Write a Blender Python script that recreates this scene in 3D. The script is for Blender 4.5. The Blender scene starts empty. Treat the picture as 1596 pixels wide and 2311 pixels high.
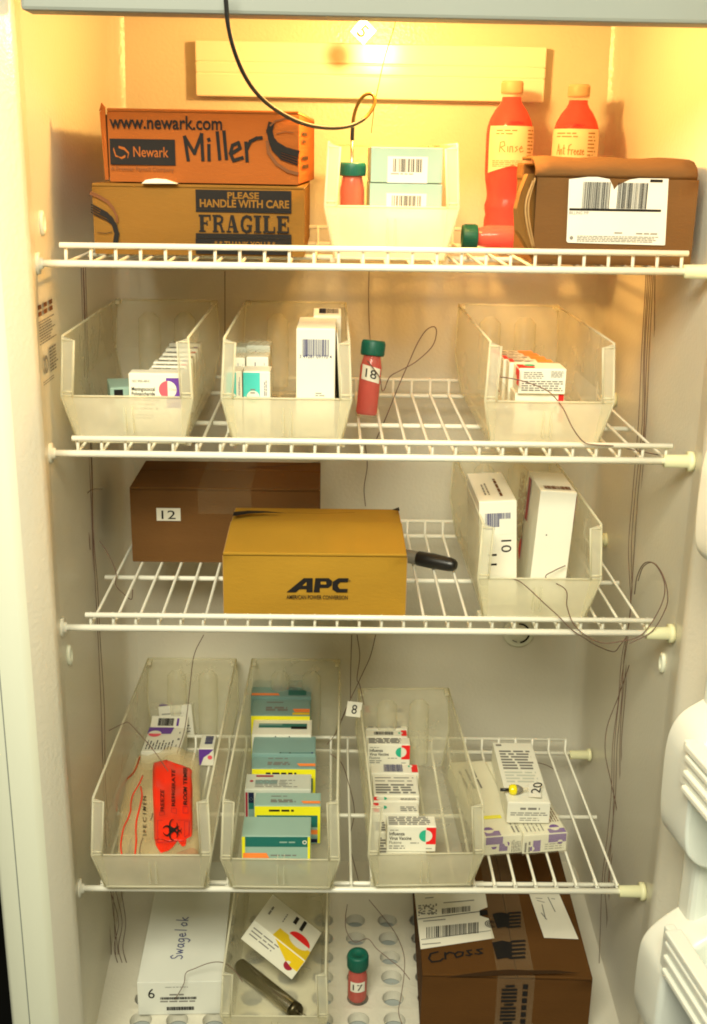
import bpy, bmesh, math, random
from mathutils import Vector, Matrix, Euler
random.seed(7)
S = bpy.context.scene
COL = S.collection
R = math.radians

# ------------------------------------------------------------------ camera
CAM_F = 2525.3                      # focal length in units of a 1596 x 2310 picture
CP, CR, CY = 0.307971, 0.017704, 0.023908
CPOS = Vector((-0.032756, -1.033777, 0.149196))
_fw = Vector((math.sin(CY)*math.cos(CP), math.cos(CY)*math.cos(CP), -math.sin(CP)))
_r0 = Vector((math.cos(CY), -math.sin(CY), 0)); _u0 = _r0.cross(_fw)
_rt = math.cos(CR)*_r0 + math.sin(CR)*_u0
_up = -math.sin(CR)*_r0 + math.cos(CR)*_u0
cam = bpy.data.cameras.new('camera'); camo = bpy.data.objects.new('camera', cam); COL.objects.link(camo)
cam.sensor_fit = 'VERTICAL'; cam.sensor_height = 36; cam.lens = CAM_F/2310*36
cam.clip_start = .02; cam.clip_end = 60
M = Matrix((( _rt.x, _up.x, -_fw.x, CPOS.x), (_rt.y, _up.y, -_fw.y, CPOS.y), (_rt.z, _up.z, -_fw.z, CPOS.z), (0,0,0,1)))
camo.matrix_world = M
S.camera = camo
def at(x, y, Y=None, X=None, Z=None):
    """World point where the sight line of photo point (x, y) meets a plane."""
    d = _fw + _rt*((x-798)/CAM_F) + _up*((1155-y)/CAM_F)
    if Y is not None: t = (Y-CPOS.y)/d.y
    elif X is not None: t = (X-CPOS.x)/d.x
    else: t = (Z-CPOS.z)/d.z
    return CPOS + d*t

# ------------------------------------------------------------------ light
w = bpy.data.worlds.new('World'); S.world = w; w.use_nodes = True
bg = w.node_tree.nodes['Background']; bg.inputs[0].default_value = (1, .95, .74, 1); bg.inputs[1].default_value = .05
def lamp(name, kind, loc, energy, color, size=.1, target=None, size_y=None):
    l = bpy.data.lights.new(name, kind); l.energy = energy; l.color = color
    o = bpy.data.objects.new(name, l); COL.objects.link(o); o.location = loc
    if kind == 'AREA':
        l.size = size
        if size_y: l.shape = 'RECTANGLE'; l.size_y = size_y
    else: l.shadow_soft_size = size
    if target is not None: o.rotation_euler = (Vector(target)-Vector(loc)).to_track_quat('-Z', 'Y').to_euler()
    return o
BULB = lamp('fridge_bulb_light', 'POINT', (.030, .080, .284), 7.1, (1, .53, .145), .018)
ROOM = lamp('room_ceiling_light', 'AREA', (-.25, -1.25, .82), 45, (1, .965, .75), .9, (0, .1, -.30), .5)
S.view_settings.view_transform = 'Standard'; S.view_settings.look = 'None'
S.view_settings.exposure = 0; S.view_settings.gamma = 1; S.view_settings.use_curve_mapping = False
S.cycles.filter_width = 1.9
S.cycles.max_bounces = 12; S.cycles.transparent_max_bounces = 40; S.cycles.diffuse_bounces = 6

# ------------------------------------------------------------------ materials
MC = {}
def mat(name, col, rough=.5, spec=.4, var=0, vscale=20, bump=0, bscale=200, metal=0, stretch=None, coat=0):
    if name in MC: return MC[name]
    m = bpy.data.materials.new(name); m.use_nodes = True; MC[name] = m
    nt = m.node_tree; b = nt.nodes['Principled BSDF']
    b.inputs['Base Color'].default_value = (*col, 1); b.inputs['Roughness'].default_value = rough
    b.inputs['Specular IOR Level'].default_value = spec; b.inputs['Metallic'].default_value = metal
    b.inputs['Coat Weight'].default_value = coat
    tc = nt.nodes.new('ShaderNodeTexCoord'); src = tc.outputs['Object']
    if stretch:
        mp = nt.nodes.new('ShaderNodeMapping'); mp.inputs['Scale'].default_value = stretch
        nt.links.new(src, mp.inputs[0]); src = mp.outputs[0]
    if var:
        n = nt.nodes.new('ShaderNodeTexNoise'); n.inputs['Scale'].default_value = vscale; n.inputs['Detail'].default_value = 5
        nt.links.new(src, n.inputs['Vector'])
        mx = nt.nodes.new('ShaderNodeMix'); mx.data_type = 'RGBA'
        mx.inputs[6].default_value = (*[c*(1-var) for c in col], 1); mx.inputs[7].default_value = (*[min(1, c*(1+var)) for c in col], 1)
        nt.links.new(n.outputs[0], mx.inputs[0]); nt.links.new(mx.outputs[2], b.inputs['Base Color'])
    if bump:
        n2 = nt.nodes.new('ShaderNodeTexNoise'); n2.inputs['Scale'].default_value = bscale; n2.inputs['Detail'].default_value = 2
        nt.links.new(src, n2.inputs['Vector'])
        bp = nt.nodes.new('ShaderNodeBump'); bp.inputs['Strength'].default_value = bump; bp.inputs['Distance'].default_value = .002
        nt.links.new(n2.outputs[0], bp.inputs['Height']); nt.links.new(bp.outputs[0], b.inputs['Normal'])
    return m
def clear_mat(name, col, fac, rough=.3, transl=.45):
    if name in MC: return MC[name]
    m = bpy.data.materials.new(name); m.use_nodes = True; MC[name] = m
    nt = m.node_tree; b = nt.nodes['Principled BSDF']; out = nt.nodes['Material Output']
    b.inputs['Base Color'].default_value = (*col, 1); b.inputs['Roughness'].default_value = rough
    t = nt.nodes.new('ShaderNodeBsdfTranslucent'); t.inputs[0].default_value = (*col, 1)
    tr = nt.nodes.new('ShaderNodeBsdfTransparent'); tr.inputs[0].default_value = (.99, .985, .95, 1)
    m1 = nt.nodes.new('ShaderNodeMixShader'); m1.inputs[0].default_value = transl
    nt.links.new(b.outputs[0], m1.inputs[1]); nt.links.new(t.outputs[0], m1.inputs[2])
    m2 = nt.nodes.new('ShaderNodeMixShader'); m2.inputs[0].default_value = fac
    tc = nt.nodes.new('ShaderNodeTexCoord'); n = nt.nodes.new('ShaderNodeTexNoise'); n.inputs['Scale'].default_value = 14; n.inputs['Detail'].default_value = 4
    nt.links.new(tc.outputs['Object'], n.inputs['Vector'])
    mr = nt.nodes.new('ShaderNodeMapRange'); mr.inputs[1].default_value = .3; mr.inputs[2].default_value = .7
    mr.inputs[3].default_value = fac*.8; mr.inputs[4].default_value = fac*1.2
    n3 = nt.nodes.new('ShaderNodeTexNoise'); n3.inputs['Scale'].default_value = 90; n3.inputs['Detail'].default_value = 3; nt.links.new(tc.outputs['Object'], n3.inputs['Vector'])
    m3 = nt.nodes.new('ShaderNodeMapRange'); m3.inputs[3].default_value = rough*.55; m3.inputs[4].default_value = rough*1.5; nt.links.new(n3.outputs[0], m3.inputs[0]); nt.links.new(m3.outputs[0], b.inputs['Roughness'])
    bp_ = nt.nodes.new('ShaderNodeBump'); bp_.inputs['Strength'].default_value = .12; bp_.inputs['Distance'].default_value = .002; nt.links.new(n.outputs[0], bp_.inputs['Height']); nt.links.new(bp_.outputs[0], b.inputs['Normal'])
    nt.links.new(n.outputs[0], mr.inputs[0]); nt.links.new(mr.outputs[0], m2.inputs[0])
    nt.links.new(tr.outputs[0], m2.inputs[1]); nt.links.new(m1.outputs[0], m2.inputs[2]); nt.links.new(m2.outputs[0], out.inputs[0])
    return m
LINER = mat('liner_plastic', (.69, .655, .54), .28, .5, .05, 6, .22, 240)
WHITE = mat('white_enamel', (.77, .78, .62), .35, .5, .03, 5, .05, 120)
COVER = mat('cover_plastic', (.86, .83, .72), .20, .5, .03, 8)
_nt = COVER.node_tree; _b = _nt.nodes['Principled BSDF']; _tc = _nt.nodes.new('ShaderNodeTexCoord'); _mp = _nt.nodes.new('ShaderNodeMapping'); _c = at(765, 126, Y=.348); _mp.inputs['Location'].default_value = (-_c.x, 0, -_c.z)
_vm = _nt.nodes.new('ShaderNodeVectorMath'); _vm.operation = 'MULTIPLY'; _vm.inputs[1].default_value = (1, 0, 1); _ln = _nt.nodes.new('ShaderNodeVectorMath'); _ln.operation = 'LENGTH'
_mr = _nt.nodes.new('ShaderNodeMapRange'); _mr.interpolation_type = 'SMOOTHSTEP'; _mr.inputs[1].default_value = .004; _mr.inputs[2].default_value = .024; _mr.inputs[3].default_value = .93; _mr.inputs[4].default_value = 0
_mx = _nt.nodes.new('ShaderNodeMix'); _mx.data_type = 'RGBA'; _mx.inputs[7].default_value = (.24, .10, .012, 1)      # a soft round brown blot
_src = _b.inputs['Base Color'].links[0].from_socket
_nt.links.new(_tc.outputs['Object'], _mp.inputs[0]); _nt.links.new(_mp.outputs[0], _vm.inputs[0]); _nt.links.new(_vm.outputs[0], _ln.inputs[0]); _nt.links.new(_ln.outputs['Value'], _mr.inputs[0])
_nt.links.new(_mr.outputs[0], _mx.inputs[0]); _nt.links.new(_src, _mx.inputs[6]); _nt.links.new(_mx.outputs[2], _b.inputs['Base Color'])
GREYSTRIP = mat('grey_strip', (.25, .265, .235), .5, .3, .05, 10)
DOORW = mat('door_plastic', (.80, .83, .76), .28, .5, .03, 5)
WIREW = mat('shelf_enamel', (.84, .82, .70), .28, .5, .05, 30)
CAPY = mat('cap_plastic', (.80, .78, .48), .4, .4)
DARK = mat('dark_room', (.006, .006, .005), .9, .1, .3, 8)
HOLE = mat('hole_dark', (.30, .33, .32), .5)
CARD = mat('brown_cardboard', (.205, .100, .024), .85, .15, .22, 7, .16, 110, stretch=(1, 1, 3.2))
CARDD = mat('dark_cardboard', (.155, .072, .022), .85, .15, .24, 7, .16, 110, stretch=(1, 1, 3.2))
CARDO = mat('tan_cardboard', (.31, .088, .016), .85, .15, .20, 7, .16, 110, stretch=(1, 1, 3.2))
CARDY = mat('yellow_cardboard', (.37, .20, .018), .8, .2, .22, 7, .15, 110, stretch=(1, 1, 3.2))
CARDF = mat('golden_cardboard', (.215, .102, .018), .85, .15, .22, 7, .16, 110, stretch=(1, 1, 3.2))
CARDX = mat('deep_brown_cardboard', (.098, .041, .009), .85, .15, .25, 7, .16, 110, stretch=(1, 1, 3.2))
CARDEDGE = mat('cardboard_edge', (.42, .25, .10), .9, .1, .3, 90)
CARDIN = mat('cardboard_gap_shade', (.05, .025, .01), .9, .1)
INK = mat('black_ink', (.012, .010, .009), .7, .2)
INKB = mat('brown_ink', (.16, .06, .02), .7, .2)
BLUEINK = mat('blue_ink', (.02, .03, .16), .6, .2)
GREYINK = mat('grey_ink', (.20, .19, .17), .7, .2)
NAVY = mat('navy_bars', (.025, .025, .13), .6, .3)
PAPER = mat('white_paper', (.76, .73, .62), .6, .3, .05, 30)
CARTON = mat('white_carton', (.78, .76, .64), .45, .4, .05, 25)
CARTONG = mat('grey_carton', (.55, .57, .48), .5, .4, .05, 25)
TEAL = mat('teal_carton', (.20, .33, .30), .45, .4, .07, 25)
TEALL = mat('pale_teal_carton', (.29, .43, .36), .5, .4, .05, 25)
GREEN = mat('deep_green_print', (.012, .14, .12), .45, .4)
MINT = mat('mint_print', (.02, .42, .26), .45, .4)
AQUA = mat('aqua_print', (.06, .50, .46), .45, .4)
YELLOW = mat('yellow_print', (.85, .78, .015), .45, .4)
ORANGE = mat('orange_print', (.95, .25, .05), .45, .4)
REDP = mat('red_print', (.78, .012, .015), .45, .4)
PINK = mat('pink_print', (.85, .10, .14), .45, .4)
PURPLE = mat('purple_print', (.13, .04, .32), .45, .4)
LILAC = mat('lilac_print', (.22, .14, .36), .45, .4)
MAROON = mat('maroon_print', (.34, .015, .04), .45, .4)
GOLD = mat('gold_print', (.80, .55, .01), .45, .4)
CAPG = mat('green_cap', (.004, .10, .065), .45, .4, .1, 200)
BLACKR = mat('black_rubber', (.012, .011, .010), .5, .4)
BLACKP = mat('black_plastic', (.014, .013, .012), .35, .5)
GREYP = mat('grey_plastic', (.22, .20, .16), .4, .5)
STEEL = mat('steel', (.40, .37, .29), .27, .5, .2, 40, metal=1, stretch=(1, 1, .1))
BROWNW = mat('brown_wire', (.15, .085, .060), .5, .4)
BRONZE = mat('bronze_cable', (.22, .13, .03), .3, .5, metal=.6)
FOAM = mat('white_foam', (.80, .76, .60), .8, .2, .05, 100)
BAGR = mat('red_film', (.86, .030, .008), .30, .5, .08, 60, .5, 40)
BLOOD = mat('dried_red', (.42, .06, .012), .5, .3, .2, 60)
BLUEDK = mat('dark_blue_print', (.01, .015, .05), .5, .3)
BIN = clear_mat('bin_plastic', (.93, .91, .78), .31, .20)
BINLIP = clear_mat('bin_lip_plastic', (.95, .92, .76), .58, .22)
RIM = clear_mat('bin_rim_plastic', (.92, .89, .72), .66, .28)
CLEAR = clear_mat('clear_film', (.84, .78, .60), .16, .10, .3)
BAGC = clear_mat('bag_film', (.86, .70, .42), .26, .05, .2)
TAPE = clear_mat('clear_tape', (.55, .42, .26), .16, .12, .2)
GLASS = clear_mat('clear_glass', (.80, .72, .60), .14, .06, .3)
def liquid(name, col):
    m = mat(name, col, .12, .5); b = m.node_tree.nodes['Principled BSDF']
    b.inputs['Subsurface Weight'].default_value = .0
    nt = m.node_tree; t = nt.nodes.new('ShaderNodeBsdfTranslucent'); t.inputs[0].default_value = (*col, 1)
    mx = nt.nodes.new('ShaderNodeMixShader'); mx.inputs[0].default_value = .55
    nt.links.new(b.outputs[0], mx.inputs[1]); nt.links.new(t.outputs[0], mx.inputs[2]); nt.links.new(mx.outputs[0], nt.nodes['Material Output'].inputs[0])
    return m
REDL = liquid('red_liquid', (.90, .012, .030))
VIALR = liquid('vial_red', (.82, .070, .055))
VIALO = liquid('vial_orange', (.80, .12, .02))

# ------------------------------------------------------------------ mesh building
class MB:
    def __init__(s): s.v = []; s.f = []; s.m = []; s.mats = []; s.sm = []
    def mi(s, m):
        if m not in s.mats: s.mats.append(m)
        return s.mats.index(m)
    def face(s, pts, m, smooth=False):
        i = len(s.v); s.v += [tuple(p) for p in pts]; s.f.append(tuple(range(i, i+len(pts)))); s.m.append(s.mi(m)); s.sm.append(smooth)
    def mesh(s, vs, fs, m, smooth=False):
        i = len(s.v); s.v += [tuple(p) for p in vs]
        for f in fs: s.f.append(tuple(a+i for a in f)); s.m.append(s.mi(m)); s.sm.append(smooth)
    def box(s, x0, y0, z0, x1, y1, z1, m, mx=None):
        vs = [Vector(p) for p in ((x0,y0,z0),(x1,y0,z0),(x1,y1,z0),(x0,y1,z0),(x0,y0,z1),(x1,y0,z1),(x1,y1,z1),(x0,y1,z1))]
        if mx is not None: vs = [mx @ p for p in vs]
        s.mesh(vs, [(0,3,2,1),(4,5,6,7),(0,1,5,4),(1,2,6,5),(2,3,7,6),(3,0,4,7)], m)
    def tube(s, pts, r, m, n=8, cap=True):
        pts = [Vector(p) for p in pts]; rings = []
        t0 = (pts[1]-pts[0]).normalized()
        ref = Vector((0,0,1)) if abs(t0.z) < .9 else Vector((1,0,0))
        nrm = t0.cross(ref).normalized()
        vs = []
        for i, p in enumerate(pts):
            a = pts[max(0, i-1)]; b = pts[min(len(pts)-1, i+1)]
            t = (b-a); t = t.normalized() if t.length > 1e-9 else t0
            nrm = (nrm - t*nrm.dot(t)); nrm = nrm.normalized() if nrm.length > 1e-6 else t.orthogonal().normalized()
            bi = t.cross(nrm); rr = r[i] if isinstance(r, (list, tuple)) else r
            for k in range(n):
                a_ = 2*math.pi*k/n; vs.append(p + nrm*(rr*math.cos(a_)) + bi*(rr*math.sin(a_)))
        fs = [(i*n+k, i*n+(k+1) % n, (i+1)*n+(k+1) % n, (i+1)*n+k) for i in range(len(pts)-1) for k in range(n)]
        s.mesh(vs, fs, m, True)
        if cap:
            s.face(list(reversed(vs[:n])), m); s.face(vs[-n:], m)
    def lathe(s, prof, m, n=28, mx=None, c=(0,0,0)):
        vs = []
        for r, z in prof:
            for k in range(n):
                a = 2*math.pi*k/n; p = Vector((c[0]+r*math.cos(a), c[1]+r*math.sin(a), c[2]+z)); vs.append(mx @ p if mx is not None else p)
        fs = [(i*n+k, i*n+(k+1) % n, (i+1)*n+(k+1) % n, (i+1)*n+k) for i in range(len(prof)-1) for k in range(n)]
        s.mesh(vs, fs, m, True)
        if prof[0][0] > 1e-5: s.face(list(reversed(vs[:n])), m)
        if prof[-1][0] > 1e-5: s.face(vs[-n:], m)
    def prism(s, poly, d, m):
        """poly: list of 3D points (planar), extruded along vector d"""
        a = [Vector(p) for p in poly]; b = [p+Vector(d) for p in a]; n = len(a)
        s.face(a, m); s.face(list(reversed(b)), m)
        for i in range(n): s.face([a[i], b[i], b[(i+1) % n], a[(i+1) % n]], m)
    def build(s, name, parent=None, bevel=0, seg=2, solid=0, weld=True):
        me = bpy.data.meshes.new(name); me.from_pydata(s.v, [], s.f)
        for m in s.mats: me.materials.append(m)
        for p, i, sm in zip(me.polygons, s.m, s.sm): p.material_index = i; p.use_smooth = sm
        if weld:
            bm = bmesh.new(); bm.from_mesh(me); bmesh.ops.remove_doubles(bm, verts=bm.verts, dist=1e-6); bm.to_mesh(me); bm.free()
        me.update()
        o = bpy.data.objects.new(name, me); COL.objects.link(o)
        if parent is not None: o.parent = parent
        if solid:
            md = o.modifiers.new('solid', 'SOLIDIFY'); md.thickness = solid; md.offset = -1
        if bevel:
            md = o.modifiers.new('bevel', 'BEVEL'); md.width = bevel; md.segments = seg; md.limit_method = 'ANGLE'; md.angle_limit = R(40)
        return o
def tag(o, label, cat, group=None, kind=None):
    o['label'] = label
    o['category'] = cat
    if group: o['group'] = group
    if kind: o['kind'] = kind
    return o
def thing(name, label, cat, loc=(0,0,0), rot=(0,0,0), group=None):
    o = bpy.data.objects.new(name, None); COL.objects.link(o); o.location = loc; o.rotation_euler = rot; o.empty_display_size = .02
    return tag(o, label, cat, group)
def spline(pts, n=8):
    P = [Vector(p) for p in pts]; P = [P[0]*2-P[1]] + P + [P[-1]*2-P[-2]]; out = []
    for i in range(1, len(P)-2):
        for k in range(n):
            t = k/n; a, b, c, d = P[i-1], P[i], P[i+1], P[i+2]
            out.append(.5*((2*b)+(c-a)*t+(2*a-5*b+4*c-d)*t*t+(3*b-a-3*c+d)*t**3))
    out.append(P[-2]); return out

# text outlines come from Blender's built-in font and are turned into mesh
TXT = {}
def text_mesh(body, bold=0, shear=0):
    k = (body, bold, shear)
    if k in TXT: return TXT[k]
    c = bpy.data.curves.new('t', 'FONT'); c.body = body; c.size = 1; c.offset = bold; c.shear = shear; c.resolution_u = 3
    o = bpy.data.objects.new('t', c); COL.objects.link(o)
    me = bpy.data.meshes.new_from_object(o)
    vs = [v.co.copy() for v in me.vertices]; fs = [tuple(p.vertices) for p in me.polygons]
    bpy.data.objects.remove(o); bpy.data.curves.remove(c); bpy.data.meshes.remove(me)
    x0 = min(v.x for v in vs); x1 = max(v.x for v in vs); y0 = min(v.y for v in vs); y1 = max(v.y for v in vs)
    r = ([((v.x-x0)/(x1-x0), (v.y-y0)/(y1-y0)) for v in vs], fs, (x1-x0)/(y1-y0)); TXT[k] = r; return r
SERIF = {
 'F': [(.1,0,.42,1),(0,0,.56,.1),(0,.88,1,1),(.88,.66,1,1),(.42,.45,.72,.57),(.64,.36,.74,.66)],
 'I': [(.22,0,.78,1),(0,0,1,.1),(0,.9,1,1)],
 'L': [(.1,0,.42,1),(0,.9,.56,1),(0,0,1,.12),(.88,0,1,.36)],
 'E': [(.1,0,.42,1),(0,.88,1,1),(.88,.66,1,1),(.42,.45,.72,.57),(.64,.36,.74,.66),(0,0,1,.12),(.88,0,1,.36)],
 'A': [(0,0,.4,.1),(.55,0,1,.1),(.25,.28,.7,.38)], 'R': [(.08,0,.36,1),(0,0,.48,.1),(0,.9,.55,1),(.7,0,1,.1)], 'G': [(.55,.36,1,.46),(.70,.05,.95,.46),(.85,.66,.95,.95)]}
class Pr:
    """Flat print on a face: o = origin, ex/ey = face axes; each call lies a hair above the last layer."""
    def __init__(s, o, ex, ey, lift=.0003):
        s.o = Vector(o); s.ex = Vector(ex).normalized(); s.ey = Vector(ey).normalized(); s.n = s.ex.cross(s.ey); s.mb = MB(); s.l = lift; s.bend = None
    def P(s, x, y):
        if s.bend: return s.bend(x, y, s.l)
        return s.o + s.ex*x + s.ey*y + s.n*s.l
    def up(s, d=.00012): s.l += d
    def rect(s, x0, y0, x1, y1, m):
        if s.bend:
            k = max(1, int(abs(x1-x0)/.003))
            for i in range(k): a = x0+(x1-x0)*i/k; b = x0+(x1-x0)*(i+1)/k; s.mb.face([s.P(a,y0), s.P(b,y0), s.P(b,y1), s.P(a,y1)], m)
        else: s.mb.face([s.P(x0,y0), s.P(x1,y0), s.P(x1,y1), s.P(x0,y1)], m)
    def poly(s, pts, m): s.mb.face([s.P(*p) for p in pts], m)
    def disc(s, x, y, r, m, a0=0, a1=360, n=20):
        pts = [(x+r*math.cos(R(a0+(a1-a0)*i/n)), y+r*math.sin(R(a0+(a1-a0)*i/n))) for i in range(n+1)]
        s.poly(pts, m); s.l += 3e-5
    def ring(s, x, y, r0, r1, m, a0=0, a1=360, n=24):
        for i in range(n):
            a = R(a0+(a1-a0)*i/n); b = R(a0+(a1-a0)*(i+1)/n)
            s.poly([(x+r0*math.cos(a), y+r0*math.sin(a)), (x+r1*math.cos(a), y+r1*math.sin(a)), (x+r1*math.cos(b), y+r1*math.sin(b)), (x+r0*math.cos(b), y+r0*math.sin(b))], m)
    def text(s, body, x0, y0, x1, y1, m, bold=0, shear=0, rot=0):
        s.l += 1e-5
        vs, fs, _ = text_mesh(body, bold, shear)
        w_, h_ = x1-x0, y1-y0; out = []
        for a, b in vs:
            if rot == 90: out.append(s.P(x1-b*w_, y0+a*h_))
            elif rot == -90: out.append(s.P(x0+b*w_, y1-a*h_))
            elif rot == 180: out.append(s.P(x1-a*w_, y1-b*h_))
            else: out.append(s.P(x0+a*w_, y0+b*h_))
        s.mb.mesh(out, fs, m)
    def strokes(s, lines, x0, y0, x1, y1, m, wd, rot=0):
        """polylines in a unit box drawn as ribbons of width wd"""
        for ln in lines:
            pts = []
            for a, b in ln:
                if rot == 90: pts.append(Vector((x1-b*(x1-x0), y0+a*(y1-y0))))
                else: pts.append(Vector((x0+a*(x1-x0), y0+b*(y1-y0))))
            for i in range(len(pts)-1):
                a, b = pts[i], pts[i+1]; d = b-a
                if d.length < 1e-7: continue
                d.normalize(); nn = Vector((-d.y, d.x))*wd/2; e = d*wd*.35
                s.poly([tuple(a-e-nn), tuple(b+e-nn), tuple(b+e+nn), tuple(a-e+nn)], m); s.l += 2e-6
    def slab(s, word, x0, y0, x1, y1, m, gap=.14):
        n = len(word); wl = (x1-x0)/(n+gap*(n-1)-.35)
        x = x0
        for ch in word:
            wc = wl*(.62 if ch == 'I' else 1); f = lambda a, b: (x+a*wc, y0+b*(y1-y0))
            for r in SERIF[ch]: s.poly([f(r[0],r[1]), f(r[2],r[1]), f(r[2],r[3]), f(r[0],r[3])], m); s.l += 4e-6
            if ch == 'A': s.poly([f(.36,1),f(.62,1),f(.95,.05),f(.6,.05)], m); s.l += 4e-6; s.poly([f(.36,1),f(.46,.9),f(.2,.05),f(.1,.05)], m)
            if ch == 'R':
                s.strokes([[(.36,.94),(.62,.93),(.78,.84),(.8,.73),(.74,.6),(.58,.52),(.36,.5)],[(.55,.5),(.68,.4),(.8,.1)]], x, y0, x+wc, y1, m, wc*.2)
            if ch == 'G':
                s.strokes([[(.9,.78),(.78,.9),(.55,.95),(.3,.85),(.17,.65),(.15,.4),(.25,.16),(.5,.05),(.75,.1)]], x, y0, x+wc, y1, m, wc*.22)
            x += wc + wl*gap; s.l += 4e-6
    def bars(s, x0, y0, x1, y1, m, seed=1, horiz=False, dense=.52):
        rr = random.Random(seed); u = 0; L = (x1-x0) if not horiz else (y1-y0); un = L/70
        while u < L-un:
            bw = un*rr.choice([.8,.8,1.6,1.6,2.6]); 
            if u+bw > L: break
            if horiz: s.rect(x0, y0+u, x1, y0+u+bw, m)
            else: s.rect(x0+u, y0, x0+u+bw, y1, m)
            u += bw + un*rr.choice([.9,.9,1.7,2.4])*(1/dense-.9)
    def lines(s, x0, y0, x1, y1, k, m, seed=1, fill=.42, ragged=.35):
        """rows of illegible small print"""
        rr = random.Random(seed); h = (y1-y0)/k
        for i in range(k):
            y = y1-(i+.5)*h; x = x0; end = x1-(x1-x0)*ragged*rr.random()
            while x < end:
                wl = min(h*rr.uniform(1.0, 3.2), end-x); s.rect(x, y-h*fill/2, x+wl, y+h*fill/2, m); x += wl+h*.45
    def vlines(s, x0, y0, x1, y1, k, m, seed=1, fill=.42, ragged=.35):
        rr = random.Random(seed); h = (x1-x0)/k
        for i in range(k):
            x = x0+(i+.5)*h; y = y0; end = y1-(y1-y0)*ragged*rr.random()
            while y < end:
                wl = min(h*rr.uniform(1.0, 3.2), end-y); s.rect(x-h*fill/2, y, x+h*fill/2, y+wl, m); y += wl+h*.45
    def build(s, name, parent): return s.mb.build(name, parent, weld=False)
def front(w, h, d=0, lift=.0003): return Pr((0, 0, 0), (1,0,0), (0,0,1), lift)          # y = 0 face
def topf(w, h, d, lift=.0003): return Pr((0, 0, h), (1,0,0), (0,1,0), lift)              # z = h face
def leftf(w, h, d, lift=.0003): return Pr((0, d, 0), (0,-1,0), (0,0,1), lift)            # x = 0 face
def rightf(w, h, d, lift=.0003): return Pr((w, 0, 0), (0,1,0), (0,0,1), lift)            # x = w face
def carton(name, label, cat, loc, w, d, h, m, yaw=0, tilt=0, roll=0, group=None, seam=True, rot=None):
    """a thin folded paperboard box with tuck-flap seams; origin at its front lower left corner"""
    t = thing(name, label, cat, loc, rot if rot else (R(tilt), R(roll), R(yaw)), group)
    b = MB(); b.box(0, 0, 0, w, d, h, m); b.build('carton_body', t, .0006, 2)
    if seam:
        f = MB(); f.box(.0012, .0010, h-.0002, w-.0012, d-.0016, h+.0004, m); f.build('tuck_flap', t, .0003, 1)
    return t
ORD = ['first','second','third','fourth','fifth','sixth','seventh','eighth','ninth','tenth','eleventh','twelfth']

# ------------------------------------------------------------------ setting
FZ = -.83
g = MB(); g.box(-6, -6, -1.12, 6, 6, -1.10, DARK); tag(g.build('floor'), 'dark floor below and beside the open refrigerator', 'floor', kind='structure')
g = MB(); g.box(-6, 1.6, -1.1, 6, 1.65, 2.6, DARK); tag(g.build('back_wall'), 'dark wall behind the refrigerator', 'wall', kind='structure')

# ------------------------------------------------------------------ refrigerator
FR = thing('refrigerator', 'open upright white refrigerator with lit interior and four wire shelves', 'refrigerator', (0, 0, 0))
BY = .366                                                           # back of the food compartment
def wall_profile(sgn, z):
    k = (.304-z)/1.15                                                # the back corners draw apart towards the floor
    if sgn < 0:
        xb, xf = -.286-.026*k, -.2975
        P = [(xb+.014,BY),(xb+.005,BY-.004),(xb,BY-.013),(xb-.001,BY-.04),(xf,0),(-.2935,-.03),(-.2900,-.044),(-.2925,-.053),(-.3085,-.074),(-.3130,-.079),(-.3170,-.080),(-.352,-.080),(-.3565,-.076),(-.358,-.07),(-.358,.52)]
    else:
        xb, xf = .303+.028*k, .3185
        P = [(xb-.014,BY),(xb-.005,BY-.004),(xb,BY-.013),(xb+.001,BY-.04),(xf,0),(.3145,-.03),(.3110,-.044),(.3135,-.053),(.3295,-.074),(.3340,-.079),(.3380,-.080),(.373,-.080),(.3775,-.076),(.379,-.07),(.379,.52)]
    return P
lin = MB(); cab = MB(); top, bot = .300, FZ-.02
for sg in (-1, 1):
    for i in range(14):
        m_ = LINER if i < 8 else WHITE
        tgt = lin if i < 8 else cab
        z0_ = bot if i < 8 else -1.05; z1_ = .302 if i < 4 else .48; nz_ = 6 if i < 4 else 1
        for k in range(nz_):
            za, zb_ = z0_+(z1_-z0_)*k/nz_, z0_+(z1_-z0_)*(k+1)/nz_
            A_, B_ = wall_profile(sg, za), wall_profile(sg, zb_)
            q = [(*A_[i],za),(*A_[i+1],za),(*B_[i+1],zb_),(*B_[i],zb_)]
            tgt.face(q if sg > 0 else list(reversed(q)), m_, True)
L0, L1, R0_, R1_ = wall_profile(-1, bot)[0], wall_profile(-1, top)[0], wall_profile(1, bot)[0], wall_profile(1, top)[0]
lin.face([(*L0,bot),(*R0_,bot),(*R1_,top),(*L1,top)], LINER)
lin.face([(-.33,-.04,top),(-.33,.40,top),(.35,.40,top),(.35,-.04,top)], LINER)
lin.face([(-.33,-.06,bot-.016),(.35,-.06,bot-.016),(.35,.40,bot-.016),(-.33,.40,bot-.016)], LINER)
o = lin.build('liner', FR, solid=0)
# cabinet shell: back, top, bottom and the face below the food compartment
cab.box(-.357, .50, -1.05, .378, .52, .48, WHITE); cab.box(-.357, -.075, .478, .378, .52, .50, WHITE); cab.box(-.357, -.078, -1.06, .378, .52, -.87, WHITE)
cab.build('cabinet', FR)
h = MB(); h.box(-.2775, -.075, .2535, .345, -.045, .478, GREYSTRIP); h.build('header_panel', FR, .003, 2)
# ceiling seam strip and light socket cover
h = MB(); h.box(-.285, BY-.012, .2968, .302, BY-.001, .2998, LINER); h.build('ceiling_seam', FR, .001)
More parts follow.
